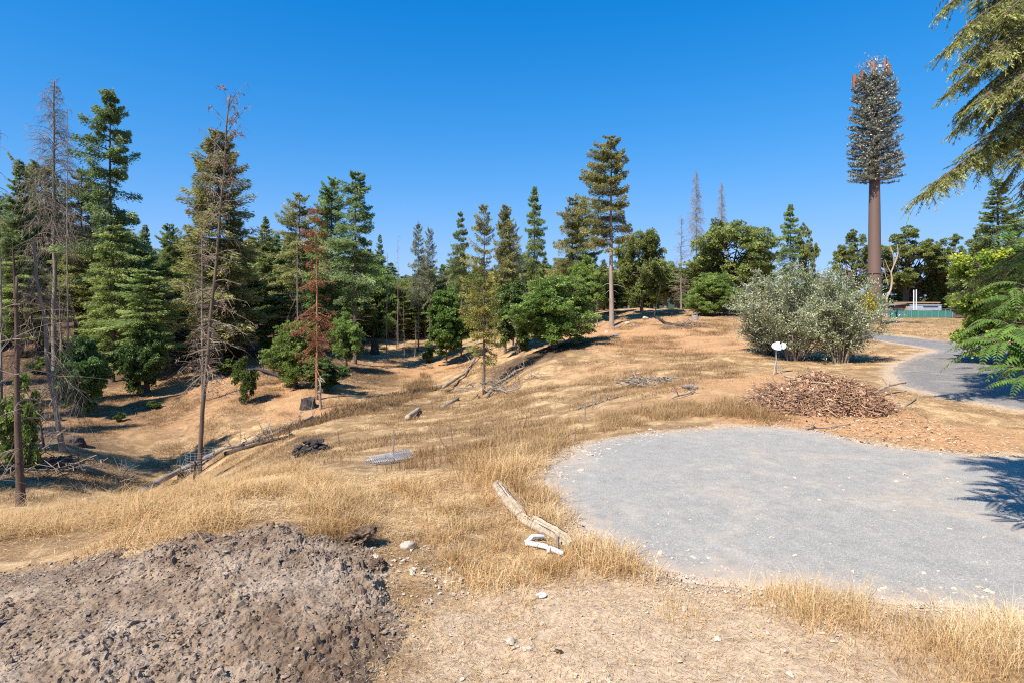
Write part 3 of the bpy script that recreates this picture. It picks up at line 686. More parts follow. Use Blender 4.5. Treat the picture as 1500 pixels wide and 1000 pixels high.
def limb_paths(starts, ends, r, K=6, sag=.1, wob=.12):
    s = np.linspace(0, 1, K)[None, :, None]; L = np.linalg.norm(ends - starts, axis=1)[:, None, None]
    P = starts[:, None] * (1 - s) + ends[:, None] * s
    w = r.normal(0, wob, (len(starts), K, 3)) * L * np.sin(s * math.pi) ** .7
    P = P + w; P[..., 2] += (np.sin(s[..., 0] * math.pi) * L[..., 0] * sag)
    return P
def mk_broad(H=7, Rc=3.2, lobes=26, n=26000, size=.16, seed=0, zc=.58, hz=.42, mat='oak', bark='bark', trunk_r=.2, open_=.25, stems=1, lob=.34, aspect=.6, up=0, droop=0, ground_hug=False):
    r = np.random.default_rng(seed)
    lobes = int(lobes * 1.7); lob = lob * .80; open_ = open_ * .6; n = int(n * 2.3); size *= .8; d = rdir(lobes, r); rad = r.uniform(.3, 1.08, lobes) ** .6
    C = d * rad[:, None] * np.array([Rc * .78, Rc * .78, H * hz * .8]); C[:, 2] += H * zc
    C[:, :2] *= (1 + .25 * fbm(d[:, 0] * 2 + 5, d[:, 1] * 2, seed, 2))[:, None]
    C[0] = (0, 0, H * (zc + hz * .7))
    lr = Rc * lob * r.uniform(.6, 1.25, lobes)
    # sub-clumps
    k = 16; sc2 = np.repeat(C, k, 0) + rdir(lobes * k, r) * (np.repeat(lr, k) * r.uniform(.35, 1.0, lobes * k))[:, None] * np.array([1, 1, .95])
    sr = np.repeat(lr, k) * r.uniform(.22, .42, lobes * k)
    keep = r.random(lobes * k) > open_; sc2 = sc2[keep]; sr = sr[keep]
    if ground_hug: sc2[:, 2] = np.maximum(sc2[:, 2], sr * .4)
    w = sr ** 2; w /= w.sum(); bi = r.choice(len(sc2), n, p=w)
    dd = rdir(n, r); dd[:, 2] = np.where(dd[:, 2] < -.3, -dd[:, 2] * .5, dd[:, 2])
    p = sc2[bi] + dd * (sr[bi] * r.uniform(.3, 1.05, n) ** .5)[:, None] * np.array([1, 1, .85])
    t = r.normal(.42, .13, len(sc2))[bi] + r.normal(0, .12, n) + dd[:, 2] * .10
    cr = MB(); Dl = nrm(dd + rdir(n, r) * .9 + np.array([0, 0, up]))
    roll = rdir(n, r) * .55 + np.array([0, 0, .0]); 
    nrml = nrm(dd * .6 + np.array([0, 0, .7]) + r.normal(0, .5, (n, 3)))
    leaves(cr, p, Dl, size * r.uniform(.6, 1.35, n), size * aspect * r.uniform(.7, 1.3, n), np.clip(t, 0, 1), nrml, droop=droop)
    tr = MB(); ends = C; K = 7
    if stems == 1:
        top = np.array([r.normal(0, .15), r.normal(0, .15), H * zc * .9])
        tz = np.linspace(0, 1, 8)[:, None]
        P = np.array([0, 0, -.5]) * (1 - tz) + top * tz + r.normal(0, .06, (8, 3)) * np.sin(tz * 3.14)
        tubes(tr, P, trunk_r * (1 - .6 * tz[:, 0]) * (1 + .4 * np.exp(-tz[:, 0] * 8)), 8, .5)
        st = top * r.uniform(.35, 1, (lobes, 1)) 
    else:
        a = r.uniform(0, 6.28, lobes); st = np.stack([np.cos(a), np.sin(a), a * 0 - .2], 1) * np.array([.25, .25, 1])
    P = limb_paths(st, ends, r, 7, .02)
    tubes(tr, P, np.linspace(1, .18, 7)[None] * (trunk_r * (.42 if stems == 1 else .3) * r.uniform(.6, 1.1, (lobes, 1))), 4, .5)
    # twigs from lobe centre to sub clumps
    j = np.repeat(np.arange(lobes), k)[keep]
    P = limb_paths(C[j], sc2, r, 4, 0, .08); tubes(tr, P, np.tile([[.03, .02, .014, .006]], (len(j), 1)), 3, .5)
    return tr.mesh('trunk', M[bark], True), cr.mesh('crown', M[mat])

def mk_dead(H=15, Rc=2.5, nb=120, cb=.2, seed=0, trunk_r=.16, twigs=7, droop=.5, el=(.5, -.1), power=.7, bark='bark', twigmat='twig', lean=(0, 0), tufts=0, tr_top=.15, thick=.022, trunkc=.5, curl=0, rag=.5, tuftmat='cone'):
    r = np.random.default_rng(seed); u = np.sort(r.random(nb)); z = H * (cb + (1 - cb) * u * .99)
    Lb = Rc * (1.02 - u) ** power * r.uniform(1 - rag, 1.1, nb) + .1; az = r.uniform(0, 6.283, nb)
    ele = el[1] + (el[0] - el[1]) * u + r.normal(0, .18, nb); D = np.stack([np.cos(az), np.sin(az)], 1); N = np.stack([-D[:, 1], D[:, 0]], 1)
    s = np.linspace(0, 1, 7); L = Lb[:, None]
    xy = (s[None] * L)[..., None] * D[:, None] + ((s[None] ** 2) * L * r.normal(0, .25, nb)[:, None])[..., None] * N[:, None]
    zz = z[:, None] + L * (np.tan(ele)[:, None] * s - droop * s ** 2 + curl * s ** 4)
    B = np.concatenate([xy, zz[..., None]], -1) + r.normal(0, .015, (nb, 7, 3)) * L[..., None] * s[None, :, None]
    def lx(zv): return np.stack([lean[0] * np.maximum(zv, 0) / H, lean[1] * np.maximum(zv, 0) / H], -1) + np.stack([fbm(zv / 3, zv * 0, seed, 3), fbm(zv / 3, zv * 0 + 9, seed, 3)], -1) * .35 * np.clip(zv / 3, 0, 1)[..., None]
    B[..., :2] += lx(z)[:, None]
    tr = MB(); tz = np.linspace(-.6, H, 26)
    tubes(tr, np.column_stack([lx(tz), tz]), (trunk_r * (1 - np.clip(tz, 0, H) / H * (1 - tr_top)) + .02) * (1 + .3 * np.exp(-np.maximum(tz, 0) / .4)), 8, trunkc)
    br = MB(); tubes(br, B, (thick * (.5 + Lb[:, None] / Rc)) * (1 - s * .75), 3, .5)
    if twigs:
        m = nb * twigs; bi = np.repeat(np.arange(nb), twigs); ss = r.uniform(.2, .98, m); f = ss * 6; i0 = np.minimum(f.astype(int), 5); ft = (f - i0)[:, None]
        p = B[bi, i0] * (1 - ft) + B[bi, i0 + 1] * ft; lt = Lb[bi] * r.uniform(.12, .35, m)
        d = np.column_stack([D[bi] * .6 + N[bi] * (r.choice([-1, 1], m) * r.uniform(.5, 1.2, m))[:, None], r.normal(-.15 - droop * .5, .3, m)])
        e1 = p + d * lt[:, None] * .5; e2 = p + d * lt[:, None] - np.array([0, 0, 1.]) * (lt * droop * .5)[:, None]
        tubes(br, np.stack([p, e1, e2], 1), np.tile([[thick * .5, thick * .38, thick * .18]], (m, 1)), 3, .7)
        if tufts:
            n = int(m * tufts); q = r.choice(m, n); pp = e2[q]; c3 = np.repeat(pp, 9, 0)
            cm = MB(); leaves(cm, c3 + r.normal(0, .05, c3.shape), rdir(len(c3), r), .13, .06, r.uniform(0, 1, len(c3)))
            return tr.mesh('trunk', M[bark], True), br.mesh('branches', M[twigmat]), cm.mesh('crown', M[tuftmat])
    return tr.mesh('trunk', M[bark], True), br.mesh('branches', M[twigmat])

V = {}
V['dense'] = (15, 3, mk_conifer(seed=1, cb=.06, nb=230, sp=80, up=(.6, -.15), droop=.2, mat='fir'))
V['dense2'] = (15, 3, mk_conifer(seed=2, cb=.10, nb=220, sp=80, up=(.5, -.3), droop=.1, mat='fir_blue', power=.85))
V['light'] = (15, 3, mk_conifer(seed=3, cb=.04, nb=220, sp=80, up=(.7, -.05), droop=.2, mat='fir_light', power=.9))
V['mid'] = (15, 3, mk_conifer(seed=4, cb=.32, nb=150, sp=85, up=(.5, -.3), droop=.15, mat='fir', stubs=30, ragged=.35, gap=.8))
V['mid2'] = (15, 3, mk_conifer(seed=5, cb=.40, nb=140, sp=80, up=(.4, -.3), droop=.15, mat='fir_blue', stubs=40, ragged=.35, gap=.7))
V['doug'] = (15, 3, mk_conifer(seed=6, cb=.33, nb=120, sp=110, up=(.35, -.25), droop=.02, mat='fir_blue', stubs=30, ragged=.45, gap=1.05, power=.55, hang=.35))
V['big'] = (15, 3, mk_conifer(seed=7, cb=.12, nb=230, sp=90, up=(.6, -.2), droop=.2, mat='fir_olive', ragged=.3, power=.6))
V['greyfir'] = (15, 3, mk_conifer(seed=8, cb=.38, nb=130, sp=42, up=(.8, -.2), droop=.25, mat='fir_grey', stubs=60, ragged=.35, power=.6, size=.22))
V['tall'] = (15, 3, mk_conifer(seed=9, cb=.40, nb=105, sp=120, up=(.35, .1), droop=.12, mat='fir_olive', stubs=20, ragged=.42, gap=.95, power=.5, trunk_r=.24, bark='bark_pale', size=.21))
V['yellow'] = (15, 3, mk_conifer(seed=10, cb=.16, nb=130, sp=60, up=(.5, -.1), droop=.12, mat='yellow', stubs=40, ragged=.4, power=.55, gap=.8, size=.2))
V['red'] = (15, 3, mk_conifer(seed=12, cb=.22, nb=85, sp=30, up=(.3, -.3), droop=.2, mat='red', stubs=20, ragged=.5, power=.45, gap=.9, bark='bark_orange', size=.2))
V['under'] = (15, 3, mk_conifer(seed=13, cb=.2, nb=120, sp=100, up=(.3, -.2), droop=.3, mat='fir_light', stubs=20, ragged=.4, power=.4, gap=1.0))
V['dense3'] = (15, 3, mk_conifer(seed=41, cb=.1, nb=170, sp=90, up=(.8, .0), droop=.35, mat='fir', ragged=.45, power=.55))
V['mid3'] = (15, 3, mk_conifer(seed=42, cb=.28, nb=120, sp=100, up=(.6, .0), droop=.3, mat='fir_olive', stubs=30, ragged=.5, power=.5, gap=.9))
V['wide'] = (15, 3, mk_conifer(seed=43, cb=.18, nb=150, sp=110, up=(.9, .1), droop=.3, mat='fir_light', ragged=.5, power=.45))
V['dead'] = (15, 3, mk_dead(seed=20, nb=300, twigs=12, cb=.42, droop=.75, el=(.8, .3), power=.65, bark='bark_grey', rag=.3, curl=.15, thick=.015))
V['snag'] = (15, 3, mk_dead(seed=21, nb=105, twigs=9, cb=.26, droop=.25, el=(.6, -.2), power=.22, bark='bark', tufts=.22, rag=.6, thick=.02, lean=(1.9, .3), trunk_r=.14))
V['pole'] = (15, 3, mk_dead(seed=22, nb=38, twigs=4, cb=.3, droop=.4, el=(.2, -.5), power=.1, bark='bark_grey', rag=.8, thick=.02))
V['pole2'] = (15, 3, mk_dead(seed=23, nb=55, twigs=5, cb=.15, droop=.3, el=(.3, -.3), power=.2, bark='bark_grey', rag=.8, thick=.018, lean=(.6, 0)))
V['droopy'] = (8, 2, mk_dead(H=8, Rc=2, seed=24, nb=110, twigs=12, cb=.22, droop=1.1, el=(.2, -.1), power=.4, bark='bark_grey', rag=.5, thick=.011, lean=(-1.5, .2), trunk_r=.11, tr_top=.3))
V['twiggy'] = (15, 3, mk_dead(seed=25, nb=170, twigs=10, cb=.1, droop=.1, el=(.5, .0), power=.5, bark='bark_grey', rag=.5, thick=.02))
V['oak'] = (7, 3.2, mk_broad(seed=31, mat='oak'))
V['oak2'] = (7, 3.2, mk_broad(seed=32, mat='oak', lobes=40, zc=.46, hz=.62, open_=.2, ground_hug=True, n=30000))
V['oliveoak'] = (7, 3.2, mk_broad(seed=33, mat='oak_olive', lobes=30, zc=.52, hz=.48, open_=.2, ground_hug=True, n=30000))
V['openoak'] = (9, 3.2, mk_broad(H=9, seed=34, mat='oak_olive', lobes=24, zc=.62, hz=.4, open_=.35, lob=.27, n=22000, trunk_r=.28))
V['maple'] = (7, 3, mk_broad(Rc=3, seed=35, mat='maple', lobes=24, zc=.55, hz=.46, n=20000, size=.2, aspect=.8, trunk_r=.12))
V['mapledark'] = (7, 3.2, mk_broad(seed=36, mat='maple_dark', lobes=30, zc=.48, hz=.5, n=24000, size=.2, aspect=.8, ground_hug=True, open_=.15))
V['bush'] = (2, 1, mk_broad(H=2, Rc=1, seed=37, mat='oak', lobes=16, zc=.45, hz=.5, n=7000, size=.1, trunk_r=.05, stems=5, ground_hug=True))
V['bush2'] = (2, 1, mk_broad(H=2, Rc=1, seed=38, mat='maple', lobes=14, zc=.45, hz=.5, n=5000, size=.12, trunk_r=.05, stems=5, ground_hug=True))
V['lime'] = (7, 3.2, mk_broad(seed=39, mat='lime', lobes=34, zc=.5, hz=.5, n=34000, size=.15, aspect=.8, open_=.15, ground_hug=True))
PN = ('trunk', 'crown'); DN = ('trunk', 'branches', 'crown')
used = set()
def plant(kind, px, d, top, wpx, label, name='fir_tree', cat='tree', group=None, rz=None, mats=None, sink=0, base=None):
    """trunk stands on the ground at distance d in the direction of column px; top and wpx fix its height and spread"""
    H0, R0, meshes = V[kind]
    b = dp(px, d) if base is None else base
    H = CZ + d * (HY - top) / F - b.z
    s = wpx * d / F / 2 / R0
    o = tree_root(name); o.location = (b.x, b.y, b.z - sink); o.scale = (s, s, H / H0)
    o.rotation_euler = (0, 0, R.uniform(0, 6.28) if rz is None else rz)
    for k, m in enumerate(meshes):
        c = put('crown' if (len(meshes) == 2 and k == 1 and m.name.startswith('crown')) else (m.name.split('.')[0]), m, o)
        if mats and k == 1: c.material_slots[0].link = 'OBJECT'; c.material_slots[0].material = M[mats]
    tag(o, label, cat, group)
    return o
# ------------------------------------------------------------------ every tree that reads on its own: kind, column, distance, top row, width
L_ = [
 ('dead',80,44,120,118,'tall bare grey fir with drooping arched limbs, above the left wood','dead_fir_tree'),
 ('doug',160,46,133,100,'tall dark fir with tiered crown beside the bare grey fir','fir_tree'),
 ('pole',99,36,160,46,'straight bare brown trunk with short stubs in front of the left wood','snag_tree'),
 ('pole2',3,33,190,52,'bare grey snag on the left edge of the picture','snag_tree'),
 ('snag',291,26,143,128,'bare brown snag with small dead cone tufts, leaning over the fallen log','snag_tree'),
 ('twiggy',296,36,330,60,'grey twiggy dead trunk just behind the leaning snag','dead_tree'),
 ('big',322,46,195,138,'broad olive-brown fir behind the leaning snag','fir_tree'),
 ('droopy',92,23.3,352,120,'short leaning dead tree with curled grey twigs in the dry grass','dead_tree'),
 ('light',388,62,318,62,'pointed light green fir right of the olive-brown fir','fir_tree'),
 ('light',212,56,330,64,'light green fir with pointed top between tall fir and snag','fir_tree'),
 ('dense3',248,60,330,70,'dark small fir crowded against the olive-brown fir','fir_tree'),
 ('under',215,40,395,110,'shade-grown fir with flat drooping sprays over the forest edge','fir_tree'),
 ('under',165,43,330,90,'fir with sparse flat sprays under the tall tiered fir','fir_tree'),
 ('dense2',30,50,235,86,'leafy green fir at the left edge behind the bare snags','fir_tree'),
 ('wide',62,53,245,90,'green fir standing under the bare grey fir','fir_tree'),
 ('mid3',120,56,250,84,'fir with bare lower trunk left of the tall tiered fir','fir_tree'),
 ('mid3',438,58,283,72,'grey-topped fir left of the rust-red pine','fir_tree'),
 ('dense3',485,54,262,84,'large dark fir behind the rust-red pine','fir_tree'),
 ('doug',520,50,252,84,'tall dark fir with wide tiered limbs right of the rust-red pine','fir_tree'),
 ('pole',436,44,290,40,'thin orange-barked bare trunk left of the rust-red pine','snag_tree'),
 ('red',464,34.5,298,62,'dying pine with rust-red needles and slim trunk','pine_tree'),
 ('dense2',557,82,344,34,'small far blue-green fir right of the tiered fir','fir_tree'),
 ('pole2',566,58,370,24,'bare leaning trunk on the slope behind the gully','snag_tree'),
 ('pole',583,64,345,20,'very thin bare pole tree in the gap above the gully','snag_tree'),
 ('greyfir',613,62,330,34,'grey half-bare fir above the gully, left one of the close pair','fir_tree'),
 ('greyfir',630,66,337,32,'grey half-bare fir above the gully, right one of the close pair','fir_tree'),
 ('mid2',675,62,310,40,'dark fir left of the yellowing pine','fir_tree'),
 ('yellow',709,37,300,66,'yellowing pine with thin pale needles and straight trunk','pine_tree'),
 ('big',740,50,302,56,'olive fir directly behind the yellowing pine','fir_tree'),
 ('greyfir',752,53,330,40,'thin browned fir right of the yellowing pine','fir_tree'),
 ('mid',783,62,274,46,'tall pointed fir standing alone between yellowing pine and oak','fir_tree'),
 ('mid3',838,60,290,62,'fir with rounded twin top left of the tallest pale-trunked pine','fir_tree'),
 ('dense3',853,64,290,60,'fir behind the pale-trunked pine','fir_tree'),
 ('tall',896,53,199,84,'tall pine with pale bare trunk and high tufted crown on the crest','pine_tree'),
 ('oak',655,52,424,78,'round bright maple beside the gully','maple_tree'),
 ('oak',508,46,455,58,'yellow-green oak on the far bank of the gully','oak_tree'),
 ('oak2',430,38,468,90,'spreading green oak behind the slim trunk of the rust-red pine','oak_tree'),
 ('mapledark',475,37,520,80,'low dark bush around the foot of the rust-red pine','bush'),
 ('oak2',545,68,392,90,'rounded oak in front of the small far fir','oak_tree'),
 ('oak2',812,43,402,146,'broad dense oak hanging over its shadow on the slope','oak_tree'),
 ('mapledark',758,48,400,80,'dark oak in the shade between yellowing pine and broad oak','oak_tree'),
 ('oak',860,58,372,70,'oak behind the right shoulder of the broad dense oak','oak_tree'),
 ('oliveoak',940,64,332,96,'large round oak right of the pale-trunked pine','oak_tree'),
 ('oliveoak',1072,64,315,150,'widest olive-green oak on the crest','oak_tree'),
 ('oak2',1045,57,398,86,'low bright oak bush in front of the widest oak','oak_tree'),
 ('dead',1020,78,252,40,'bare grey dead fir poking above the crest oaks','dead_fir_tree'),
 ('dead',1057,84,268,34,'bare fir top with a little green just above the widest oak','dead_fir_tree'),
 ('twiggy',998,72,315,44,'pale bare tree in the gap between the two large crest oaks','dead_tree'),
 ('mid',1158,66,300,46,'pointed dark pine right of the widest oak','pine_tree'),
 ('openoak',1180,68,328,44,'slender open oak beside the pointed pine','oak_tree'),
 ('openoak',1252,120,338,70,'open-crowned oak left of the brown antenna tower','oak_tree'),
 ('openoak',1325,140,332,112,'large open-crowned oak right of the brown antenna tower','oak_tree'),
 ('openoak',1395,138,345,80,'open oak behind the green fence end','oak_tree'),
 ('light',1432,142,335,60,'soft green fir behind the yellow-green maple','fir_tree'),
 ('dense2',1462,50,262,108,'dark blue-green fir under the near fir limbs','fir_tree'),
 ('lime',1482,27,348,205,'yellow-green maple bush with low sweeping branches by the driveway','maple_tree'),
 ('oliveoak',1415,112,402,60,'olive oak right beside the fence post end','oak_tree'),
 ('mapledark',118,33.5,485,84,'dark glossy maple bush at the forest edge','bush'),
 ('mapledark',205,39,470,80,'dark maple clump right of the glossy maple bush','bush'),
 ('oak2',160,47,440,90,'shadowed oak behind the dark glossy bush','oak_tree'),
 ('bush2',348,52,468,40,'bright green young tree on the bare slope right of the snag','sapling'),
 ('bush2',392,50,482,34,'small green bush near the slope path','bush'),
 ('bush',30,20,540,60,'green shrub low at the left edge behind the broken trunk','bush'),
 ('bush2',358,34,519,40,'low green patch of leaves at the forest edge','bush'),
]
for k, (kind, px, d, top, w, lab, nm) in enumerate(L_):
    cat = 'bush' if nm == 'bush' else 'sapling' if nm == 'sapling' else 'tree'
    kw = {}
    if kind == 'snag': kw['rz'] = 0.0
    if kind == 'droopy': kw['rz'] = 0.1
    if nm == 'maple_tree' and px < 1000: kind = 'maple'
    plant(kind, px, d, top, w, lab, nm, cat, **kw)
# fillers that close the wood, back to front: columns, skyline rows
sky_x = [-140,0,40,90,130,180,215,250,300,385,430,500,540,560,600,640,700,760,820,880,930,1000,1100,1200,1240,1300,1400,1500,1700]
sky_y = [250,275,270,300,320,318,345,350,330,335,330,335,365,378,392,372,365,362,365,372,370,365,372,398,405,372,365,340,300]
fr = np.random.default_rng(77)
def filler(n, x0, x1, d0, d1, kinds, wid, label, group, name, drop=(0, 70), cat='tree'):
    for i in range(n):
        px = x0 + (x1 - x0) * (i + fr.uniform(.1, .9)) / n; d = fr.uniform(d0, d1)
        top = np.interp(px, sky_x, sky_y) + fr.uniform(*drop)
        plant(kinds[fr.integers(len(kinds))], px, d, top, wid * fr.uniform(.75, 1.25) * (70 / d) ** .5, label, name, cat, group)
filler(30, -150, 560, 84, 100, ['dense','dense2','mid','light','doug','dense3','mid3','wide'], 78, 'dark fir deep in the wood on the left hill', 'firs deep in the left wood', 'fir_tree', (0, 30))
filler(30, -150, 560, 64, 80, ['dense','mid','light','under','mid2','dense3','mid3','wide'], 76, 'fir halfway up the shaded left hillside', 'firs on the left hillside', 'fir_tree', (10, 80))
filler(12, -150, 420, 48, 58, ['under','mid3','light','wide'], 76, 'fir at the front of the left wood, trunk bare at the foot', 'firs at the front of the left wood', 'fir_tree', (30, 110))
filler(34, 520, 900, 84, 110, ['dense','mid3','dense3','greyfir','wide','light'], 60, 'far fir closing the view above the gully', 'far firs above the gully', 'fir_tree', (0, 40))
filler(24, 500, 700, 70, 96, ['oak2','oliveoak','dense3','light','mid3'], 60, 'tree in the dense wood at the head of the gully', 'trees at the head of the gully', 'oak_tree', (5, 45))
filler(20, 530, 900, 66, 84, ['oak','oak2','under','greyfir','dense3','wide','oliveoak'], 62, 'tree crowded in the far wood between gully and crest', 'trees between gully and crest', 'oak_tree', (25, 60))
filler(16, 870, 1230, 96, 115, ['oak2','oliveoak'], 90, 'low oak far behind the crest', 'low oaks far behind the crest', 'oak_tree', (25, 50))
filler(14, 890, 1230, 74, 95, ['oliveoak','oak','openoak','twiggy'], 80, 'oak standing behind the crest of the hill', 'oaks behind the crest', 'oak_tree', (0, 30))
filler(20, 1290, 1720, 142, 160, ['openoak','oliveoak','light','oak','dense'], 84, 'tree behind the green-screened enclosure', 'trees behind the enclosure', 'oak_tree', (0, 25))
filler(16, -100, 420, 44, 66, ['pole','pole2','mid2','twiggy'], 44, 'thin bare trunk standing in the shade of the left wood', 'thin trunks in the left wood', 'snag_tree', (60, 120))
filler(9, 560, 680, 56, 84, ['pole','pole2'], 16, 'thin bare trunk on the sunlit far slope', 'thin trunks on the far slope', 'snag_tree', (20, 90))
filler(6, 640, 880, 50, 60, ['pole2','pole'], 30, 'slim grey trunk standing under the oaks by the gully', 'slim trunks under the gully oaks', 'snag_tree', (40, 90))
for k, (px, d, top, w, lab) in enumerate([(225,35.5,586,24,'small round green bush alone on the dry slope'),(175,33,603,20,'tiny pale green sapling on the dry slope'),
      (560,62,508,22,'dark young tree on the sunlit far slope'),(628,55,508,22,'slender young fir with dark trunk in the gully'),(340,50,505,50,'low shrub in the shade right of the snag')]):
    plant('bush2' if k != 2 else 'oak', px, d, top, w, lab, 'bush' if k < 2 or k == 4 else 'sapling', 'bush' if k < 2 or k == 4 else 'sapling')
for k, (px, d, top, w) in enumerate([(-480,17,60,150),(-400,22,90,120),(-260,27,60,110),(-640,14,0,190),(-330,33,120,90),(-190,20,120,110),(-320,15,40,130),(-560,24,80,120),(-200,30,150,100)]):
    plant(['mid','mid3','dense3','mid2','mid','mid3','dense3','mid','dense3'][k], px, d, top, w, 'tree standing outside the left edge of the view whose shadow crosses the slope', 'fir_tree', 'tree', 'firs outside the left edge')
# undergrowth along the left forest floor
for k in range(16):
    px = fr.uniform(-40, 420); d = fr.uniform(42, 60); b = dp(px, d)
    plant('bush' if k % 2 else 'bush2', px, d, HY - (b.z + fr.uniform(.7, 1.7) - CZ) * F / d, fr.uniform(18, 42), 'knee-high shrub on the shaded forest floor of the left hill', 'bush', 'bush', 'shrubs on the left forest floor', mats='oak')

# broken near trunk with dead limbs on the left
def near_trunk():
    r = np.random.default_rng(90); o = tree_root('broken_trunk'); b = dp(30, 15.6); o.location = b
    H = CZ + 15.6 * (HY - 405) / F - b.z
    tr = MB(); z = np.linspace(-.4, H, 20)
    tubes(tr, np.column_stack([fbm(z / 2, z * 0, 3) * .12 - z * .02, z * 0, z]), .105 * (1 - z / H * .72) * (1 + .25 * np.exp(-np.maximum(z, 0) / .3)), 10, .45, cap=True)
    t2 = np.linspace(0, 1, 6); P = np.column_stack([-.12 - t2 * .1, t2 * 0, H - .6 + t2 * 1.5])
    tubes(tr, P, .055 * (1 - t2 * .8), 6, .1)
    tr.obj('trunk', M['bark_red'], o, True)
    n = 26; zs = r.uniform(.9, H, n); a = r.uniform(1.2, 5.2, n); L = r.uniform(.3, 1.7, n)
    s = np.linspace(0, 1, 6); D = np.stack([np.cos(a), np.sin(a)], 1)
    B = np.concatenate([(s[None] * L[:, None])[..., None] * D[:, None], (zs[:, None] + L[:, None] * (.1 * s - .6 * s ** 2))[..., None]], -1)
    br = MB(); tubes(br, B, .016 * (1 - s * .75)[None].repeat(n, 0), 4, .8)
    m = n * 7; bi = np.repeat(np.arange(n), 7); i0 = r.integers(1, 6, m); p = B[bi, i0]; d = r.normal(0, 1, (m, 3)) * .35 + np.array([0, 0, -.1]); d *= L[bi, None] * .6
    tubes(br, np.stack([p, p + d * .5 + [0, 0, .03], p + d], 1), np.tile([[.007, .005, .003]], (m, 1)), 3, .8)
    br.obj('branches', M['twig'], o)
    tag(o, 'broken reddish-brown trunk with bare side twigs, nearest tree at the left edge', 'dead tree')
near_trunk()

# the silvery shrub (several stems) beside the dish
def willow(px, d, wpx, top, seed, label, n=30000, golden=False):
    r = np.random.default_rng(seed); b = dp(px, d); o = tree_root('silvery_shrub'); o.location = b
    H = CZ + d * (HY - top) / F - b.z; Rc = wpx * d / F / 2
    ns = 60; a = r.uniform(0, 6.28, ns); q = r.random(ns) ** .6
    s = np.linspace(0, 1, 9)
    Lh = Rc * q; hh = H * (1 - .5 * q ** 2) * r.uniform(.72, 1.04, ns)
    D = np.stack([np.cos(a), np.sin(a)], 1); st = D * r.uniform(.05, .4, (ns, 1))
    XYp = st[:, None] + (Lh[:, None] * s[None] ** 1.15)[..., None] * D[:, None]; Z = hh[:, None] * np.sin(s * 1.35)[None] / math.sin(1.35) - .05
    B = np.concatenate([XYp, Z[..., None]], -1) + r.normal(0, .06, (ns, 9, 3)) * s[None, :, None]
    tr = MB(); tubes(tr, B, (.045 * (1 - s * .85))[None].repeat(ns, 0), 5, .5)
    m = ns * 22; bi = np.repeat(np.arange(ns), 22); f = r.uniform(1.6, 7.99, m); i0 = f.astype(int); ft = (f - i0)[:, None]
    p = B[bi, i0] * (1 - ft) + B[bi, i0 + 1] * ft
    d2 = np.column_stack([D[bi] * .5, np.full(m, .25)]) + r.normal(0, .65, (m, 3)); lt = r.uniform(.4, 1.15, m) * (1.0 - .05 * f)
    e = p + nrm(d2) * lt[:, None] + np.array([0, 0, .15]) * lt[:, None]; e[:, 2] = np.maximum(e[:, 2], .15)
    tubes(tr, np.stack([p, (p + e) / 2 - [0, 0, .03], e], 1), np.tile([[.014, .01, .004]], (m, 1)), 3, .6)
    tr.obj('stems', M['bark_grey'], o, True)
    cr = MB(); k = r.integers(0, m, n); t = r.uniform(.12, 1.08, n)[:, None]
    c = p[k] * (1 - t) + e[k] * t + r.normal(0, .07, (n, 3))
    dr = nrm(e[k] - p[k]) * .6 + rdir(n, r) * .9 + [0, 0, .25]
    leaves(cr, c, dr, r.uniform(.07, .15, n), r.uniform(.03, .055, n), np.clip(r.normal(.45, .12, m)[k] + r.normal(0, .2, n), 0, 1))
    cr.obj('crown', M['willow'], o)
    if golden:
        g = MB(); c0 = np.array([[.75, -1.0, H * .72], [.95, -1.1, H * .62], [.8, -1.2, H * .55], [.7, -1.2, H * .66]])
        j = r.integers(0, 4, 260); leaves(g, c0[j] + r.normal(0, .15, (260, 3)), rdir(260, r), .12, .06, r.random(260))
        g.obj('golden_leaves', M['gold'], o)
    tag(o, label, 'shrub')
willow(1165, 30, 178, 378, 101, 'largest silvery-green shrub, directly behind the white dish', 42000)
willow(1230, 28.5, 128, 398, 102, 'silvery shrub with bare multi-stem foot and a spray of golden leaves', 27000, True)
willow(1125, 32.5, 74, 445, 103, 'lower left silvery shrub beside the dry slope', 15000)

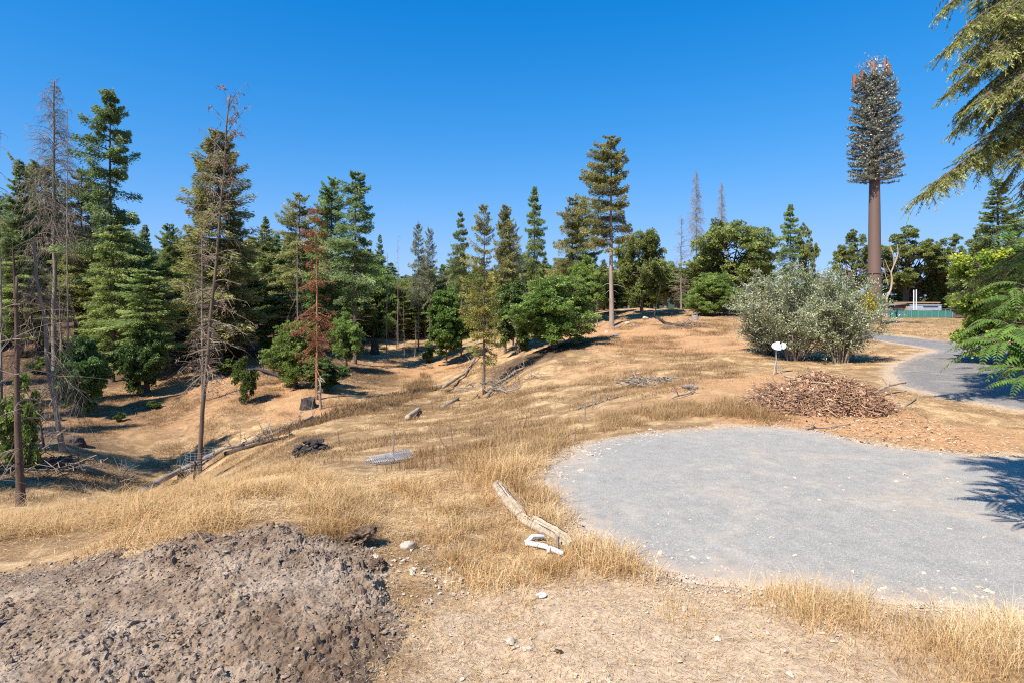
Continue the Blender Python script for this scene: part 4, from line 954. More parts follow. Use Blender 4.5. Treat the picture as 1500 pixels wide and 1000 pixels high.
# ------------------------------------------------------------------ antenna tower dressed as a pine
def monopine():
    r = np.random.default_rng(120); d = 70.; b = dp(1281, d); o = tree_root('antenna_tower'); o.location = b
    zt = lambda py: CZ + d * (HY - py) / F - b.z
    H = zt(96); z = np.array([-1, 0, zt(400), zt(398), zt(300), zt(265), zt(160), H]); rr = np.array([.86, .86, .80, .78, .68, .62, .45, .3]) * .92
    mb = MB(); tubes(mb, np.column_stack([z * 0, z * 0, z]), rr, 24, .5, cap=True); po = mb.obj('pole', M['pole'], o, True)
    mb = MB(); tubes(mb, np.array([[0, 0, zt(401)], [0, 0, zt(398.5)]]), np.array([.83, .83]), 24); mb.obj('flange', M['pole'], po)
    nb = 300; u = (np.arange(nb) + r.random(nb)) / nb; zz = zt(268) + (zt(116) - zt(268)) * u; az = np.arange(nb) * 2.39996 + r.normal(0, .2, nb)
    L = (3.15 - .55 * u - .7 * u ** 6) * r.uniform(.82, 1.06, nb); el = .02 + .28 * u + r.normal(0, .06, nb)
    s = np.linspace(0, 1, 6); D = np.stack([np.cos(az), np.sin(az)], 1); N = np.stack([-D[:, 1], D[:, 0]], 1)
    B = np.concatenate([(s[None] * L[:, None])[..., None] * D[:, None], (zz[:, None] + L[:, None] * (np.tan(el)[:, None] * s + .12 * s ** 3))[..., None]], -1)
    br = MB(); tubes(br, B, (.035 * (1 - .6 * s))[None].repeat(nb, 0), 4, .5); br.obj('branches', M['bark'], o)
    m = 26; M_ = nb * m; bi = np.repeat(np.arange(nb), m); f = np.clip(1.3 + 3.7 * r.random(M_) ** .8, 0, 4.999); i0 = f.astype(int); ft = (f - i0)[:, None]
    p = B[bi, i0] * (1 - ft) + B[bi, i0 + 1] * ft
    c = np.repeat(p + np.column_stack([N[bi] * r.normal(0, .22, (M_, 1)), r.normal(0, .05, M_)]), 9, 0); n = len(c)
    dd = rdir(n, r); dd[:, 2] = dd[:, 2] * .6 + .15
    cr = MB(); leaves(cr, c, dd, r.uniform(.16, .32, n), .065, np.clip(r.normal(.5, .25, n), 0, 1))
    # top tuft
    k = 700; c = np.array([-.25, 0, zt(95)]) + r.normal(0, 1, (k, 3)) * [.6, .4, .55] + np.array([1, 0, .45]) * r.normal(0, .45, (k, 1))
    leaves(cr, c, rdir(k, r), .28, .06, r.random(k))
    cr.obj('crown', M['mono'], o)
    for k, (x, y, py0, py1) in enumerate([(-2.3,.5,127,108),(-1.5,.1,121,102),(-.7,-.8,113,94),(.75,-.9,110,90),(1.4,-.3,112,93),(2.0,.3,112,94),(.1,2.4,118,99),(-.9,2.2,118,99),(1.2,2.1,118,99)]):
        mb = MB(); z0, z1 = zt(py0), zt(py1); box(mb, (x, y, (z0 + z1) / 2), (.38, .2, z1 - z0), math.atan2(y, x) + 1.57)
        pn = mb.obj('antenna_panel', M['panel'], o)
        for zb in (z0 + .4, z1 - .4):
            m2 = MB(); tubes(m2, np.array([[x * .35, y * .35, zb], [x * .97, y * .97, zb]]), np.array([.04, .04]), 6); m2.obj('bracket', M['steel'], pn)
    for (x, y, py) in ((.3, -.6, 100), (-.2, -.5, 104), (.9, -.2, 104)):
        mb = MB(); box(mb, (x, y, zt(py)), (.35, .2, .3), .3); mb.obj('radio_box', M['white'], o)
    tag(o, 'tall brown antenna tower dressed as a pine, panels round its top', 'antenna tower')
monopine()

# ------------------------------------------------------------------ near fir reaching in at the upper right
def near_fir():
    r = np.random.default_rng(130); b = dp(1640, 15.5); o = tree_root('near_fir_tree'); o.location = b; H = 25.
    tr = MB(); z = np.linspace(-.5, H, 16); tubes(tr, np.column_stack([z * 0, z * 0, z]), .34 * (1 - np.clip(z, 0, H) / H * .93), 12)
    nb = 150; zz = np.sort(r.uniform(4.2, H - .4, nb)); az = r.uniform(0, 6.28, nb); L = (np.where(zz > 13.8, 7.4, 5.0) * (1 - (zz - 4) / (H - 3)) ** np.where(zz > 13.8, .4, .6) + .3) * r.uniform(.6, 1.05, nb)
    # the limbs that reach into view: target column, row and depth of the tip
    sp = [(1352,300,14.2),(1370,285,13.6),(1400,205,15),(1390,150,14.6),(1384,90,15),(1380,30,15),(1400,120,13.6),(1420,240,13.8),(1430,170,13),(1410,60,13.5),(1440,10,14),(1395,-30,15),(1450,100,13),(1460,210,14.5),(1445,260,15.5),(1480,150,12.6),(1470,40,12.8),(1490,250,13.2),(1415,-60,14),(1405,180,16),(1425,130,16.5),(1430,45,16),(1460,60,14),(1475,120,15),(1490,190,14.5),(1465,290,17),(1440,200,16.5),(1495,30,15),(1450,-10,16),(1485,90,16),(1495,300,15),(1410,-10,15.5),(1420,90,14.5),(1455,150,16)]
    T = np.array([[(px - 750) / F * d - b.x, d - b.y, CZ + d * (HY - py) / F - b.z] for px, py, d in sp])
    s = np.linspace(0, 1, 8)
    D = np.stack([np.cos(az), np.sin(az)], 1); keep = ~((D[:, 0] < -.35) & (zz < 11.5))
    zz, az, L, D = zz[keep], az[keep], L[keep], D[keep]
    B = np.concatenate([(s[None] * L[:, None])[..., None] * D[:, None], (zz[:, None] + L[:, None] * (.1 * s - .75 * s ** 2 + .3 * s ** 4))[..., None]], -1)
    st = np.column_stack([np.zeros((len(T), 2)), T[:, 2] + 2.0]); ss = s[None, :, None]
    B2 = st[:, None] * (1 - ss) + T[:, None] * ss; B2[..., 2] += .9 * np.sin(s * math.pi * .9)[None]
    B = np.concatenate([B2, B]); L = np.concatenate([np.linalg.norm(T - st, axis=1), L]); nb = len(B)
    tubes(tr, B, (.012 + .008 * L[:, None]) * (1 - .8 * s), 5, .4)
    # branchlets
    cnt = np.maximum(10, (L * 14).astype(int)); cnt[:len(T)] *= 2; bi = np.repeat(np.arange(nb), cnt); m = len(bi)
    f = (1.2 + 5.79 * r.random(m) ** .85); i0 = f.astype(int); ft = (f - i0)[:, None]; p = B[bi, i0] * (1 - ft) + B[bi, i0 + 1] * ft
    tg = nrm(B[bi, i0 + 1] - B[bi, i0]); N = nrm(np.cross(tg, [0, 0, 1.])); sg = r.choice([-1, 1], m)[:, None]
    dd = tg * r.uniform(.3, .9, (m, 1)) + N * sg * r.uniform(.4, 1, (m, 1)) + np.array([0, 0, -1.]) * r.uniform(.0, .7, (m, 1)); dd = nrm(dd)
    lt = r.uniform(.4, 1.25, m) * (1.25 - f / 9)
    K = 5; q = np.linspace(0, 1, K)
    Bl = p[:, None] + dd[:, None] * (q[None, :, None] * lt[:, None, None]); Bl[..., 2] -= (q ** 2)[None] * lt[:, None] * r.uniform(.0, .55, (m, 1))
    tubes(tr, Bl, np.tile([[.009, .007, .006, .004, .002]], (m, 1)), 3, .4)
    tr.obj('trunk', M['bark'], o, True)
    cr = MB(); per = 34; j = np.repeat(np.arange(m), per); n = len(j); g = r.uniform(.1, 3.99, n); k0 = g.astype(int); gt = (g - k0)[:, None]
    c = Bl[j, k0] * (1 - gt) + Bl[j, k0 + 1] * gt; t2 = nrm(Bl[j, k0 + 1] - Bl[j, k0]); sd = nrm(np.cross(t2, [0, 0, 1.])) * r.choice([-1, 1], n)[:, None]
    dr = t2 * .8 + sd * r.uniform(.2, 1.0, (n, 1)) + r.normal(0, .25, (n, 3)) + [0, 0, -.1]
    nr = np.column_stack([r.normal(0, 1, (n, 2)), np.ones(n)])
    leaves(cr, c, dr, r.uniform(.06, .125, n), r.uniform(.014, .026, n), np.clip(r.normal(.45, .17, m)[j] + r.normal(0, .13, n) + (g - 2) * .05, 0, 1), nr, droop=.1)
    cr.obj('crown', M['hemfir'], o)
    tag(o, 'near fir with drooping feathery limbs reaching in at the upper right', 'tree')
near_fir()

# ------------------------------------------------------------------ tree with long feather leaves on the right edge
def ailanthus():
    r = np.random.default_rng(140); bx, by = 9.6, 6.2; b = Vector((bx, by, g1(bx, by))); o = tree_root('feather_leaf_tree'); o.location = b
    tr = MB(); z = np.linspace(-.4, 7.5, 10); tubes(tr, np.column_stack([fbm(z / 3, z * 0, 5) * .4, z * 0, z]), .14 * (1 - z / 9), 10)
    W_ = lambda px, py, d: np.array([(px - 750) / F * d * .86 - b.x, d * .86 - b.y, CZ + d * .86 * (HY - (py - 22)) / F - b.z])
    # leaf rosettes: near the picture's right edge, then the upper crown above and behind the view
    k85 = .85
    low = [(W_(1505,360,8.6), 9, .7), (W_(1492,452,8.4), 10, .7), (W_(1520,320,8.6), 8, .7), (W_(1465,525,8.0), 14, .8), (W_(1505,570,7.4), 11, .7), (W_(1500,470,9), 7, .7), (W_(1530,400,8.8), 8, .7), (W_(1550,430,8.), 7, .8), (W_(1490,505,8.2), 14, .85), (W_(1530,540,7.8), 13, .8), (W_(1475,470,8.8), 4, .6), (W_(1520,440,8.6), 7, .75), (W_(1560,470,8.), 7, .8), (W_(1540,345,8.4), 6, .7), (W_(1570,380,8.), 6, .8), (W_(1585,320,8.2), 5, .8), (W_(1560,560,7.4), 6, .7), (W_(1455,495,8.8), 6, .62)]
    hi = []
    for k in range(40):
        a = r.uniform(0, 6.28); q = r.random() ** .5 * 2.2
        zq = r.uniform(6.7, 8.6); hi.append((np.array([10.4 - .555 * zq + math.cos(a) * q * .9 - b.x, 10.35 - .63 * zq + math.sin(a) * q * .16 - b.y, zq - b.z]), 7, .8))
    for k in range(5): hi.append((np.array([5.1 + .3 * k - b.x, 4.15 + .1 * k - b.y, 6.6 - b.z]), 3, .6))
    cr = MB(); fronds = []
    for c, n, L in low + hi:
        anchor = np.array([0, 0, max(1.2, c[2] - 1.3)]) if c[2] < 5 else np.array([0, 0, 5.0]) + (np.array([c[0], c[1], 0]) * .15)
        P = limb_paths(anchor[None], c[None], r, 7, .08, .05); tubes(tr, P, np.linspace(.034, .010, 7)[None], 5)
        if c[2] > 5:
            for q_ in (3, 4, 5):
                for i in range(3): fronds.append((P[0, q_], r.uniform(0, 6.28), .8 * L * r.uniform(.75, 1.1), r.uniform(.15, .7), r.uniform(.25, .9)))
        for i in range(n):
            a = i / n * 6.28 + r.uniform(-.3, .3)
            if (c is low[0][0] or c is low[9][0]) and i < 5: a = math.pi + r.uniform(-.9, .9)
            fronds.append((c + r.normal(0, .05, 3), a, L * .74 * r.uniform(.7, 1.15), r.uniform(.15, .8), r.uniform(.15, .7)))
    for c, a, L, el, dr in fronds:
        s = np.linspace(0, 1, 12); d = np.array([math.cos(a), math.sin(a)])
        P = np.column_stack([c[0] + d[0] * L * s * .92, c[1] + d[1] * L * s * .92, c[2] + L * (el * s - (el + dr) * s ** 2)])
        tubes(tr, P, .005 * (1 - s * .7), 3, .8)
        npair = 15; q = np.linspace(.16, .97, npair); f = q * 11; i0 = np.minimum(f.astype(int), 10); p = P[i0] * (1 - (f - i0))[:, None] + P[i0 + 1] * (f - i0)[:, None]
        tg = nrm(P[i0 + 1] - P[i0]); N = nrm(np.cross(tg, [0, 0, 1.])); ll = L * .17 * np.sin(np.clip(q, 0, 1) * 2.7 + .35) ** .6 * r.uniform(.85, 1.1, npair)
        base = r.normal(.42, .12)
        for sg in (-1, 1):
            dd = N * sg + tg * .35 + np.array([0, 0, -.25]); U = nrm(np.cross(dd, tg)) * sg
            nn = nrm(np.cross(nrm(dd), U))
            leaves(cr, p, dd, ll * 1.05, ll * .40, np.clip(base + r.normal(0, .1, npair), 0, 1), np.cross(nrm(dd), tg), droop=.22)
    tr.obj('trunk', M['bark'], o, True); cr.obj('crown', M['ail'], o)
    tag(o, 'tree with long feather-shaped green leaves hanging in at the right edge', 'tree')
ailanthus()
# ------------------------------------------------------------------ timber, stumps and debris
def logpath(pts, up=0.0, wob=.03, K=None, seed=0):
    """pts: (px,py) hits on the ground; returns smooth path in world"""
    r = np.random.default_rng(seed); P = np.array([hp(px, py, up) for px, py in pts], float); K = K or max(8, len(P) * 5)
    s = np.linspace(0, len(P) - 1, K); Q = np.stack([np.interp(s, np.arange(len(P)), P[:, k]) for k in range(3)], 1)
    w = np.cumsum(r.normal(0, wob, (K, 3)), 0) * .3; w -= np.linspace(0, 1, K)[:, None] * w[-1]; Q += w
    return Q
def rough(mb, seed, amp):
    r = np.random.default_rng(seed)
    for k in range(len(mb.v)):
        v = mb.v[k]; mb.v[k] = v + r.normal(0, amp, v.shape)
    return mb
def log(name, pts, r0, r1, mat, label, cat='log', up=None, seed=0, branches=0, group=None, wob=.03, bl=.8, cap=True, sides=10, brad=.02):
    r = np.random.default_rng(seed + 500); P = logpath(pts, r0 * .75 if up is None else up, wob, seed=seed); C = P.mean(0)
    o = tree_root(name); o.location = tuple(C - np.array([0, 0, r0])); L = P - np.array(o.location)
    mb = MB(); rad = np.linspace(r0, r1, len(L)) * (1 + r.normal(0, .05, len(L))); tubes(mb, L, rad, sides, .5, cap=cap); rough(mb, seed, r0 * .05)
    mb.obj('trunk', M[mat], o, True)
    if branches:
        b = MB(); i = r.integers(len(L) // 5, len(L), branches); d = rdir(branches, r); d[:, 2] = np.abs(d[:, 2]) * .9 + .1; ll = bl * r.uniform(.3, 1.2, branches)[:, None]
        p = L[i]; q = p + d * ll * .5 + r.normal(0, .08, (branches, 3)) * bl; e = p + d * ll + np.array([0, 0, -.25]) * ll
        tubes(b, np.stack([p, q, e], 1), np.tile([[brad, brad * .7, brad * .3]], (branches, 1)), 4, .7)
        k = branches * 3; j = r.integers(0, branches, k); d2 = d[j] * .6 + rdir(k, r) * .8
        tubes(b, np.stack([q[j], q[j] + d2 * ll[j] * .3, q[j] + d2 * ll[j] * .55], 1), np.tile([[brad * .5, brad * .35, brad * .15]], (k, 1)), 3, .8)
        b.obj('branches', M[mat], o)
    tag(o, label, cat, group); return o
def timber(pts, r0, label, seed):
    P = logpath(pts, r0 * .65, .01, 14, seed); r = np.random.default_rng(seed); C = P.mean(0); o = tree_root('weathered_log'); o.location = tuple(C); L = P - C
    K = len(L); T = nrm(np.gradient(L, axis=0)); A = nrm(np.cross(T, [0, 0, 1.])); B = np.cross(A, T); n = 18; th = np.arange(n) / n * 6.283
    prof = 1 + .10 * np.sin(th * 3 + seed) + r.normal(0, .05, n); prof[4] *= .78; prof[11] *= .82
    rr = np.clip(r0 * (1 + r.normal(0, .03, K)) * np.r_[.75, .95, np.ones(K - 4), .93, .7], .02, 1)
    V = L[:, None] + (A[:, None] * np.cos(th)[:, None] + B[:, None] * np.sin(th)[:, None]) * (rr[:, None] * prof)[..., None]
    i = np.arange(K * n).reshape(K, n); Q = np.stack([i[:-1], np.roll(i[:-1], -1, 1), np.roll(i[1:], -1, 1), i[1:]], -1).reshape(-1, 4)
    V = np.concatenate([V.reshape(-1, 3), L[:1], L[-1:]]); t = [(i[0, (k + 1) % n], i[0, k], K * n) for k in range(n)] + [(i[-1, k], i[-1, (k + 1) % n], K * n + 1) for k in range(n)]
    mb = MB(); mb.add(V, Q, t, c=.5); me = mb.mesh('weathered_log', M['wood']); o2 = put('trunk', me, o)
    m2 = MB()
    for k in range(4): # splits along the grain
        a = r.integers(1, 7); th0 = r.uniform(.6, 2.6); seg = V[:K * n].reshape(K, n, 3)[:, int(th0 / 6.283 * n)][a:a + 6] ; tubes(m2, seg + [0, 0, .001], np.full(len(seg), .006), 4, 0)
    m2.obj('crack', M['char'], o); tag(o, label, 'log')
timber([(727,712),(742,732),(763,757)], .09, 'upper piece of the pale weathered log, end hidden in straw tufts', 1)
timber([(762,757),(780,768),(800,779)], .065, 'short rotten middle piece of the pale weathered log', 2)
timber([(779,763),(805,780),(838,803)], .085, 'lower piece of the pale weathered log beside the wooden stake', 3)
def stake(px, py, h, rad, label, mat='wood', tilt=(0, 0), sides=4, cat='stake', name='wooden_stake', group=None):
    b = hp(px, py); mb = MB(); z = np.array([-.25, h * .5, h]); tubes(mb, np.column_stack([tilt[0] * z, tilt[1] * z, z]), np.array([rad, rad, rad * .9]), sides, .4, cap=True)
    o = mb.obj(name, M[mat]); o.location = b; tag(o, label, cat, group)
stake(817, 800, .17, .02, 'short square wooden stake in front of the pale weathered log', 'log')
def pipes():
    b = hp(795, 806, .03); o = tree_root('white_pipe'); o.location = b
    def W_(px, py, up=.0): 
        q = hp(px, py); return np.array(q) - np.array(b) + [0, 0, up]
    mb = MB(); P = np.array([W_(771,797,.05), W_(797,804,.05), W_(825,812,.04)]); tubes(mb, P, np.full(3, .030), 14, cap=True)
    e = mb.obj('pipe', M['pvc'], o, True)
    mb = MB(); P = np.array([W_(771,797,.05), W_(780,787,.06), W_(797,788,.055)]); tubes(mb, P, np.full(3, .026), 14, cap=True); mb.obj('pipe', M['pvc'], o, True)
    mb = MB(); tubes(mb, np.array([W_(769,797,.05), W_(776,799,.05)]), np.array([.037, .037]), 14, cap=True); mb.obj('fitting', M['pvc'], o, True)
    mb = MB(); tubes(mb, np.array([W_(801,805,.05), W_(806,807,.05)]), np.array([.037, .037]), 14, cap=True); mb.obj('fitting', M['pvc'], o, True)
    tag(o, 'broken white plastic pipe with elbow lying in brown grass by the log', 'pipe')
pipes()
def stone(px, py, s, mat, label, name='stone', cat='stone', flat=.6, sub=3, rough_=.3, seed=0, group=None, c=None, sc3=(1, 1, 1), up=.25):
    r = np.random.default_rng(seed); mb = MB(); rocks(mb, np.zeros((1, 3)), [s], r, sub, rough_, flat, c=c)
    
    if mat == 'soil':
        v = mb.v[0]; mb.v[0] = v + nrm(v) * (r.normal(0, .12 * s, (len(v), 1)) + s * .5 * (fbm(v[:, 0] / s * 2 + v[:, 2] / s * 3, v[:, 1] / s * 2, seed, 3))[:, None])
    o = mb.obj(name, M[mat], smooth=mat != 'soil'); o.location = hp(px, py, s * up * flat); o.scale = sc3; tag(o, label, cat, group); return o
stone(793, 873, .062, 'whitestone', 'flat white disc-shaped stone alone on the bare soil', 'white_stone', flat=.32, rough_=.04, seed=5, up=.9)
stone(597, 806, .10, 'stone', 'pale tan rock in the straw beside the dark clod', 'rock', 'rock', seed=6, flat=.6)
o = stone(527, 804, .11, 'soil', 'large dark clod standing up at the corner of the soil heap', 'soil_clod', 'clod', seed=7, flat=.9, rough_=.6, c=.02, up=.9)
o = stone(556, 838, .075, 'soil', 'smaller dark clod below the large one on the heap edge', 'soil_clod', 'clod', seed=8, flat=.7, rough_=.6, c=.05, up=1.2)
o = stone(818, 957, .03, 'char', 'small dark clump on the bare straw ground at the bottom', 'soil_clod', 'clod', seed=9, flat=.9, rough_=.6)
o = stone(1003, 893, .04, 'stone', 'small stone in front of the low tuft near the pad', 'stone', seed=19)

def wire_roll():
    a = np.array(hp(541, 690, .12)); e = np.array(hp(603, 676, .16)); a = np.array(dp(540, 12.4, .07)); e = np.array(dp(600, 13.2, .12)); C = (a + e) / 2; o = tree_root('wire_roll'); o.location = tuple(C)
    T = nrm(e - a); L = np.linalg.norm(e - a); A = nrm(np.cross(T, [0, 0, 1.])); B = np.cross(A, T); mb = MB()
    def pt(t, th): 
        rr = .13 * (1 + .12 * np.sin(th * 2 + t * 4)); return (t[:, None] - .5) * L * T + A * (np.cos(th) * rr)[:, None] * 1.2 + B * (np.sin(th) * rr * .8)[:, None]
    s = np.linspace(0, 1, 60)
    for k in range(16):
        for sg in (-1, 1): tubes(mb, pt(s, k / 16 * 6.283 + sg * s * 9), np.full(60, .0045), 3, .6)
    mb.obj('mesh', M['wire'], o)
    mb = MB()
    for t in (0, .5, 1):
        th = np.linspace(0, 6.283, 25); tubes(mb, pt(np.full(25, t), th), np.full(25, .007), 4, .5)
    mb.obj('hoop', M['wire'], o)
    tag(o, 'crumpled roll of grey wire fencing behind the straw bank', 'wire roll')
wire_roll()
for k, (px, py, h, ti, lab) in enumerate([(576,684,.75,(.02,0),'thin steel fence stake standing behind the wire roll'),(664,650,.6,(-.15,0),'leaning steel stake on the slope right of the wire roll'),
   (651,652,.45,(-.5,0),'pale stick leaning left beside the leaning steel stake'),(497,655,.5,(-.1,0),'pale broken stick standing by the root ball'),(857,610,.5,(.02,0),'grey stake standing in the slope grass left of the pad'),(843,640,.3,(0,0),'short stake at the far left edge of the pad')]):
    d = (12.9,15,15.2,17.2,17,13)[k]; b = dp(px, d); mb = MB(); z = np.array([-.2, h * .5, h]); tubes(mb, np.column_stack([ti[0] * z, ti[1] * z, z]), np.array([.02, .016, .012]), 5, .4, cap=True)
    o = mb.obj('fence_stake', M['twig'] if k else M['log']); o.location = b; tag(o, lab, 'stake')
def heap(px, py, rad, h, label, name, cat, mats, n=200, seed=0, sx=1.0, d=None):
    r = np.random.default_rng(seed); b = hp(px, py) if d is None else dp(px, d); o = tree_root(name); o.location = b
    mb = MB(); th = np.linspace(0, 6.283, 40)[:-1]; q = np.linspace(0, 1, 14)
    X = rad * sx * q[:, None] * np.cos(th); Y = rad * q[:, None] * np.sin(th) * .75
    Z = h * (1 - q[:, None] ** 1.6) * (.75 + .7 * fbm(X / rad * 2.2 + 9, Y / rad * 2.2, seed, 3)) - .1 + fbm(X / .15, Y / .15, seed + 1, 2) * .12
    i = np.arange(14 * 39).reshape(14, 39); Q = np.stack([i[:-1], np.roll(i[:-1], -1, 1), np.roll(i[1:], -1, 1), i[1:]], -1).reshape(-1, 4)
    mb.add(np.stack([X, Y, Z], -1).reshape(-1, 3), Q, c=.3); mb.obj('core', M[mats[0]], o, True)
    a = r.uniform(0, 6.28, n); u = r.random(n) ** .6; p = np.stack([rad * sx * u * np.cos(a), rad * .75 * u * np.sin(a), h * (1 - u ** 1.6) * r.uniform(.6, 1.1, n)], 1)
    mb = MB(); rocks(mb, p, r.uniform(.03, .11, n), r, 1, .5, .6, c=r.random(n)); mb.obj('clods', M[mats[1]], o)
    tag(o, label, cat); return o
heap(458, 664, .5, .42, 'dark upturned root ball lying on the slope behind the straw bank', 'root_ball', 'root ball', ('soil', 'char'), 90, 3, 1.3, d=17)

log('fallen_tree', [(205,727),(262,694),(330,660),(400,640),(458,612)], .13, .07, 'log', 'long fallen tree sloping up the gully past the leaning snag', 'fallen tree', .1, 11, 34, wob=.08, bl=1.0)
log('fallen_tree', [(330,668),(395,650),(430,640)], .10, .05, 'char', 'dark fallen limb lying under the long fallen tree', 'fallen tree', seed=12, branches=10)
log('fallen_branch', [(146,718),(185,705),(196,697)], .06, .03, 'twig', 'forked fallen branch left of the long fallen tree', 'branch', seed=13, branches=14, bl=.9)
log('fallen_log', [(123,734),(157,732)], .08, .06, 'wood', 'short pale log at the foot of the slope by the straw', seed=14)
log('fallen_log', [(597,619),(614,608)], .14, .10, 'wood', 'pale bare log lying alone mid-slope', seed=15)
log('fallen_log', [(648,598),(671,586)], .12, .09, 'log', 'grey-tan log up the slope from the pale bare log', seed=16)
log('fallen_log', [(1001,571),(1020,574)], .085, .075, 'log', 'short cut grey log on the orange dirt patch', seed=17)
log('fallen_branch', [(985,587),(1005,582),(1018,578)], .035, .02, 'log', 'thin crooked branch below the short cut log', 'branch', seed=18, branches=4, bl=.4, up=.05)
log('fallen_branch', [(935,568),(929,552),(926,548)], .03, .015, 'wood', 'pale bent twig left of the grey brush clump', 'branch', seed=19, branches=5, bl=.6, up=.15)
log('fallen_tree', [(650,575),(672,556),(690,538),(705,520)], .12, .06, 'log', 'bent grey fallen limb left of the yellowing pine', 'fallen tree', .35, 20, 12, wob=.12, bl=1.2)
log('fallen_tree', [(712,585),(724,570),(748,557),(768,545)], .11, .05, 'twig', 'tangled grey fallen limb right of the yellowing pine', 'fallen tree', .25, 21, 26, wob=.12, bl=1.4)
log('fallen_branch', [(722,570),(745,575),(762,570)], .07, .03, 'log', 'forked grey branch in front of the shade of the broad oak', 'branch', .2, 22, 12, wob=.1)
log('fallen_branch', [(768,560),(780,555),(795,556)], .05, .02, 'wood', 'pale curved twig at the shadow edge of the broad oak', 'branch', .2, 23, 8, wob=.1)
log('fallen_tree', [(505,478),(520,494),(536,502)], .16, .08, 'log', 'grey log with broken branch on the sunlit far slope', 'fallen tree', seed=24, branches=8, bl=1.6)
log('fallen_log', [(430,560),(380,545),(310,548)], .14, .08, 'char', 'dark log along the forest edge behind the snag', seed=25, branches=12, bl=1.2)
log('fallen_log', [(375,540),(330,549),(300,552)], .10, .06, 'log', 'grey log beside the dark log at the forest edge', seed=26, branches=10, bl=1.5)
log('fallen_log', [(0,655),(30,652),(60,660)], .10, .06, 'wood', 'whitish fallen branch at the left edge behind the broken trunk', seed=27, branches=14, bl=1.0)
log('fallen_log', [(-20,668),(20,672),(55,668)], .12, .08, 'log', 'grey fallen limb at the left edge below the whitish one', seed=28, branches=10)
log('fallen_branch', [(-15,640),(22,618),(55,595)], .05, .03, 'twig', 'thin pole slanting up at the left edge', 'branch', .5, 29, 6)
log('fallen_log', [(960,466),(975,476),(1002,481)], .14, .08, 'char', 'charred log on the orange crest', seed=30, branches=5)
log('fallen_branch', [(893,470),(910,463),(930,452)], .12, .07, 'char', 'dark log up the crest right of the pale-trunked pine', 'log', seed=31, branches=3)
log('fallen_branch', [(1270,592),(1300,580),(1326,574)], .05, .035, 'wood', 'pale bare pole lying on the right end of the brush pile', 'branch', .3, 32, 2, wob=.04, bl=.35)
0 and log('fallen_branch', [(1238,612),(1242,598),(1262,590)], .045, .03, 'wood', 'curved pale root at the front of the brush pile', 'branch', .3, 33, 2, wob=.05, bl=.3)
log('fallen_branch', [(1180,630),(1215,628),(1245,623)], .02, .012, 'log', 'thin stick on the red bark by the gravel pad', 'branch', .03, 34, 2, bl=.3)
log('fallen_branch', [(1306,603),(1322,596),(1342,590)], .025, .015, 'log', 'thin grey stick on the straw between pile and driveway', 'branch', .03, 35, 2, bl=.3)
log('fallen_branch', [(1150,592),(1185,600),(1215,606)], .03, .018, 'wood', 'long pale stick lying across the brush pile', 'branch', .75, 36, 2, bl=.3)
log('fallen_log', [(845,600),(870,592),(905,585)], .04, .02, 'twig', 'thin grey branch half-buried in the slope grass', 'branch', seed=37, branches=8, bl=.5)
log('fallen_branch', [(840,635),(812,648),(795,655)], .025, .015, 'twig', 'thin twig in the brown grass left of the pad', 'branch', seed=38, branches=5, bl=.4)
def twigpile(px, py, rad, h, n, mat, label, seed, name='brush_clump', d=None, L=1.0, cat='brush'):
    r = np.random.default_rng(seed); b = hp(px, py) if d is None else dp(px, d); a = r.uniform(0, 6.28, n); u = r.random(n) ** .6 * rad
    c = np.stack([u * np.cos(a) * 1.4, u * np.sin(a), h * (1 - u / rad) * r.random(n) + .03], 1); dd = rdir(n, r); dd[:, 2] *= .35; ll = L * r.uniform(.3, 1, n)[:, None]
    P = np.stack([c - dd * ll * .5, c + r.normal(0, .05, (n, 3)) * L, c + dd * ll * .5], 1); P[..., 2] = np.maximum(P[..., 2], .0)
    mb = MB(); tubes(mb, P, np.tile([[.018, .014, .006]], (n, 1)) * r.uniform(.5, 1.8, (n, 1)), 4, r.random(n)); o = mb.obj(name, M[mat]); o.location = b; tag(o, label, cat)
twigpile(962, 563, 1.3, .25, 130, 'bark_grey', 'flat grey clump of twigs on the sunny slope', 51)
twigpile(1010, 480, 1.6, .8, 90, 'twig', 'tangle of dead branches on the orange crest', 52, L=2.2)
twigpile(1055, 462, 1.8, .6, 90, 'bark_grey', 'grey branch tangle under the widest crest oak', 53, L=2.2)
twigpile(60, 690, 1.4, .5, 110, 'twig', 'heap of dead branches near the dark stump at the left edge', 54, L=1.6)
twigpile(735, 568, 2.2, .5, 150, 'twig', 'scattered dead branches round the foot of the yellowing pine', 55, L=1.7)
twigpile(285, 690, .8, .5, 60, 'bark_grey', 'pale twigs round the foot of the leaning snag', 56, L=.9)
twigpile(230, 530, 3.0, .5, 120, 'twig', 'dead branches strewn on the shaded forest floor', 57, L=2.2)
twigpile(60, 575, 2.5, .6, 120, 'twig', 'dead branches behind the short leaning dead tree', 58, L=2.0)
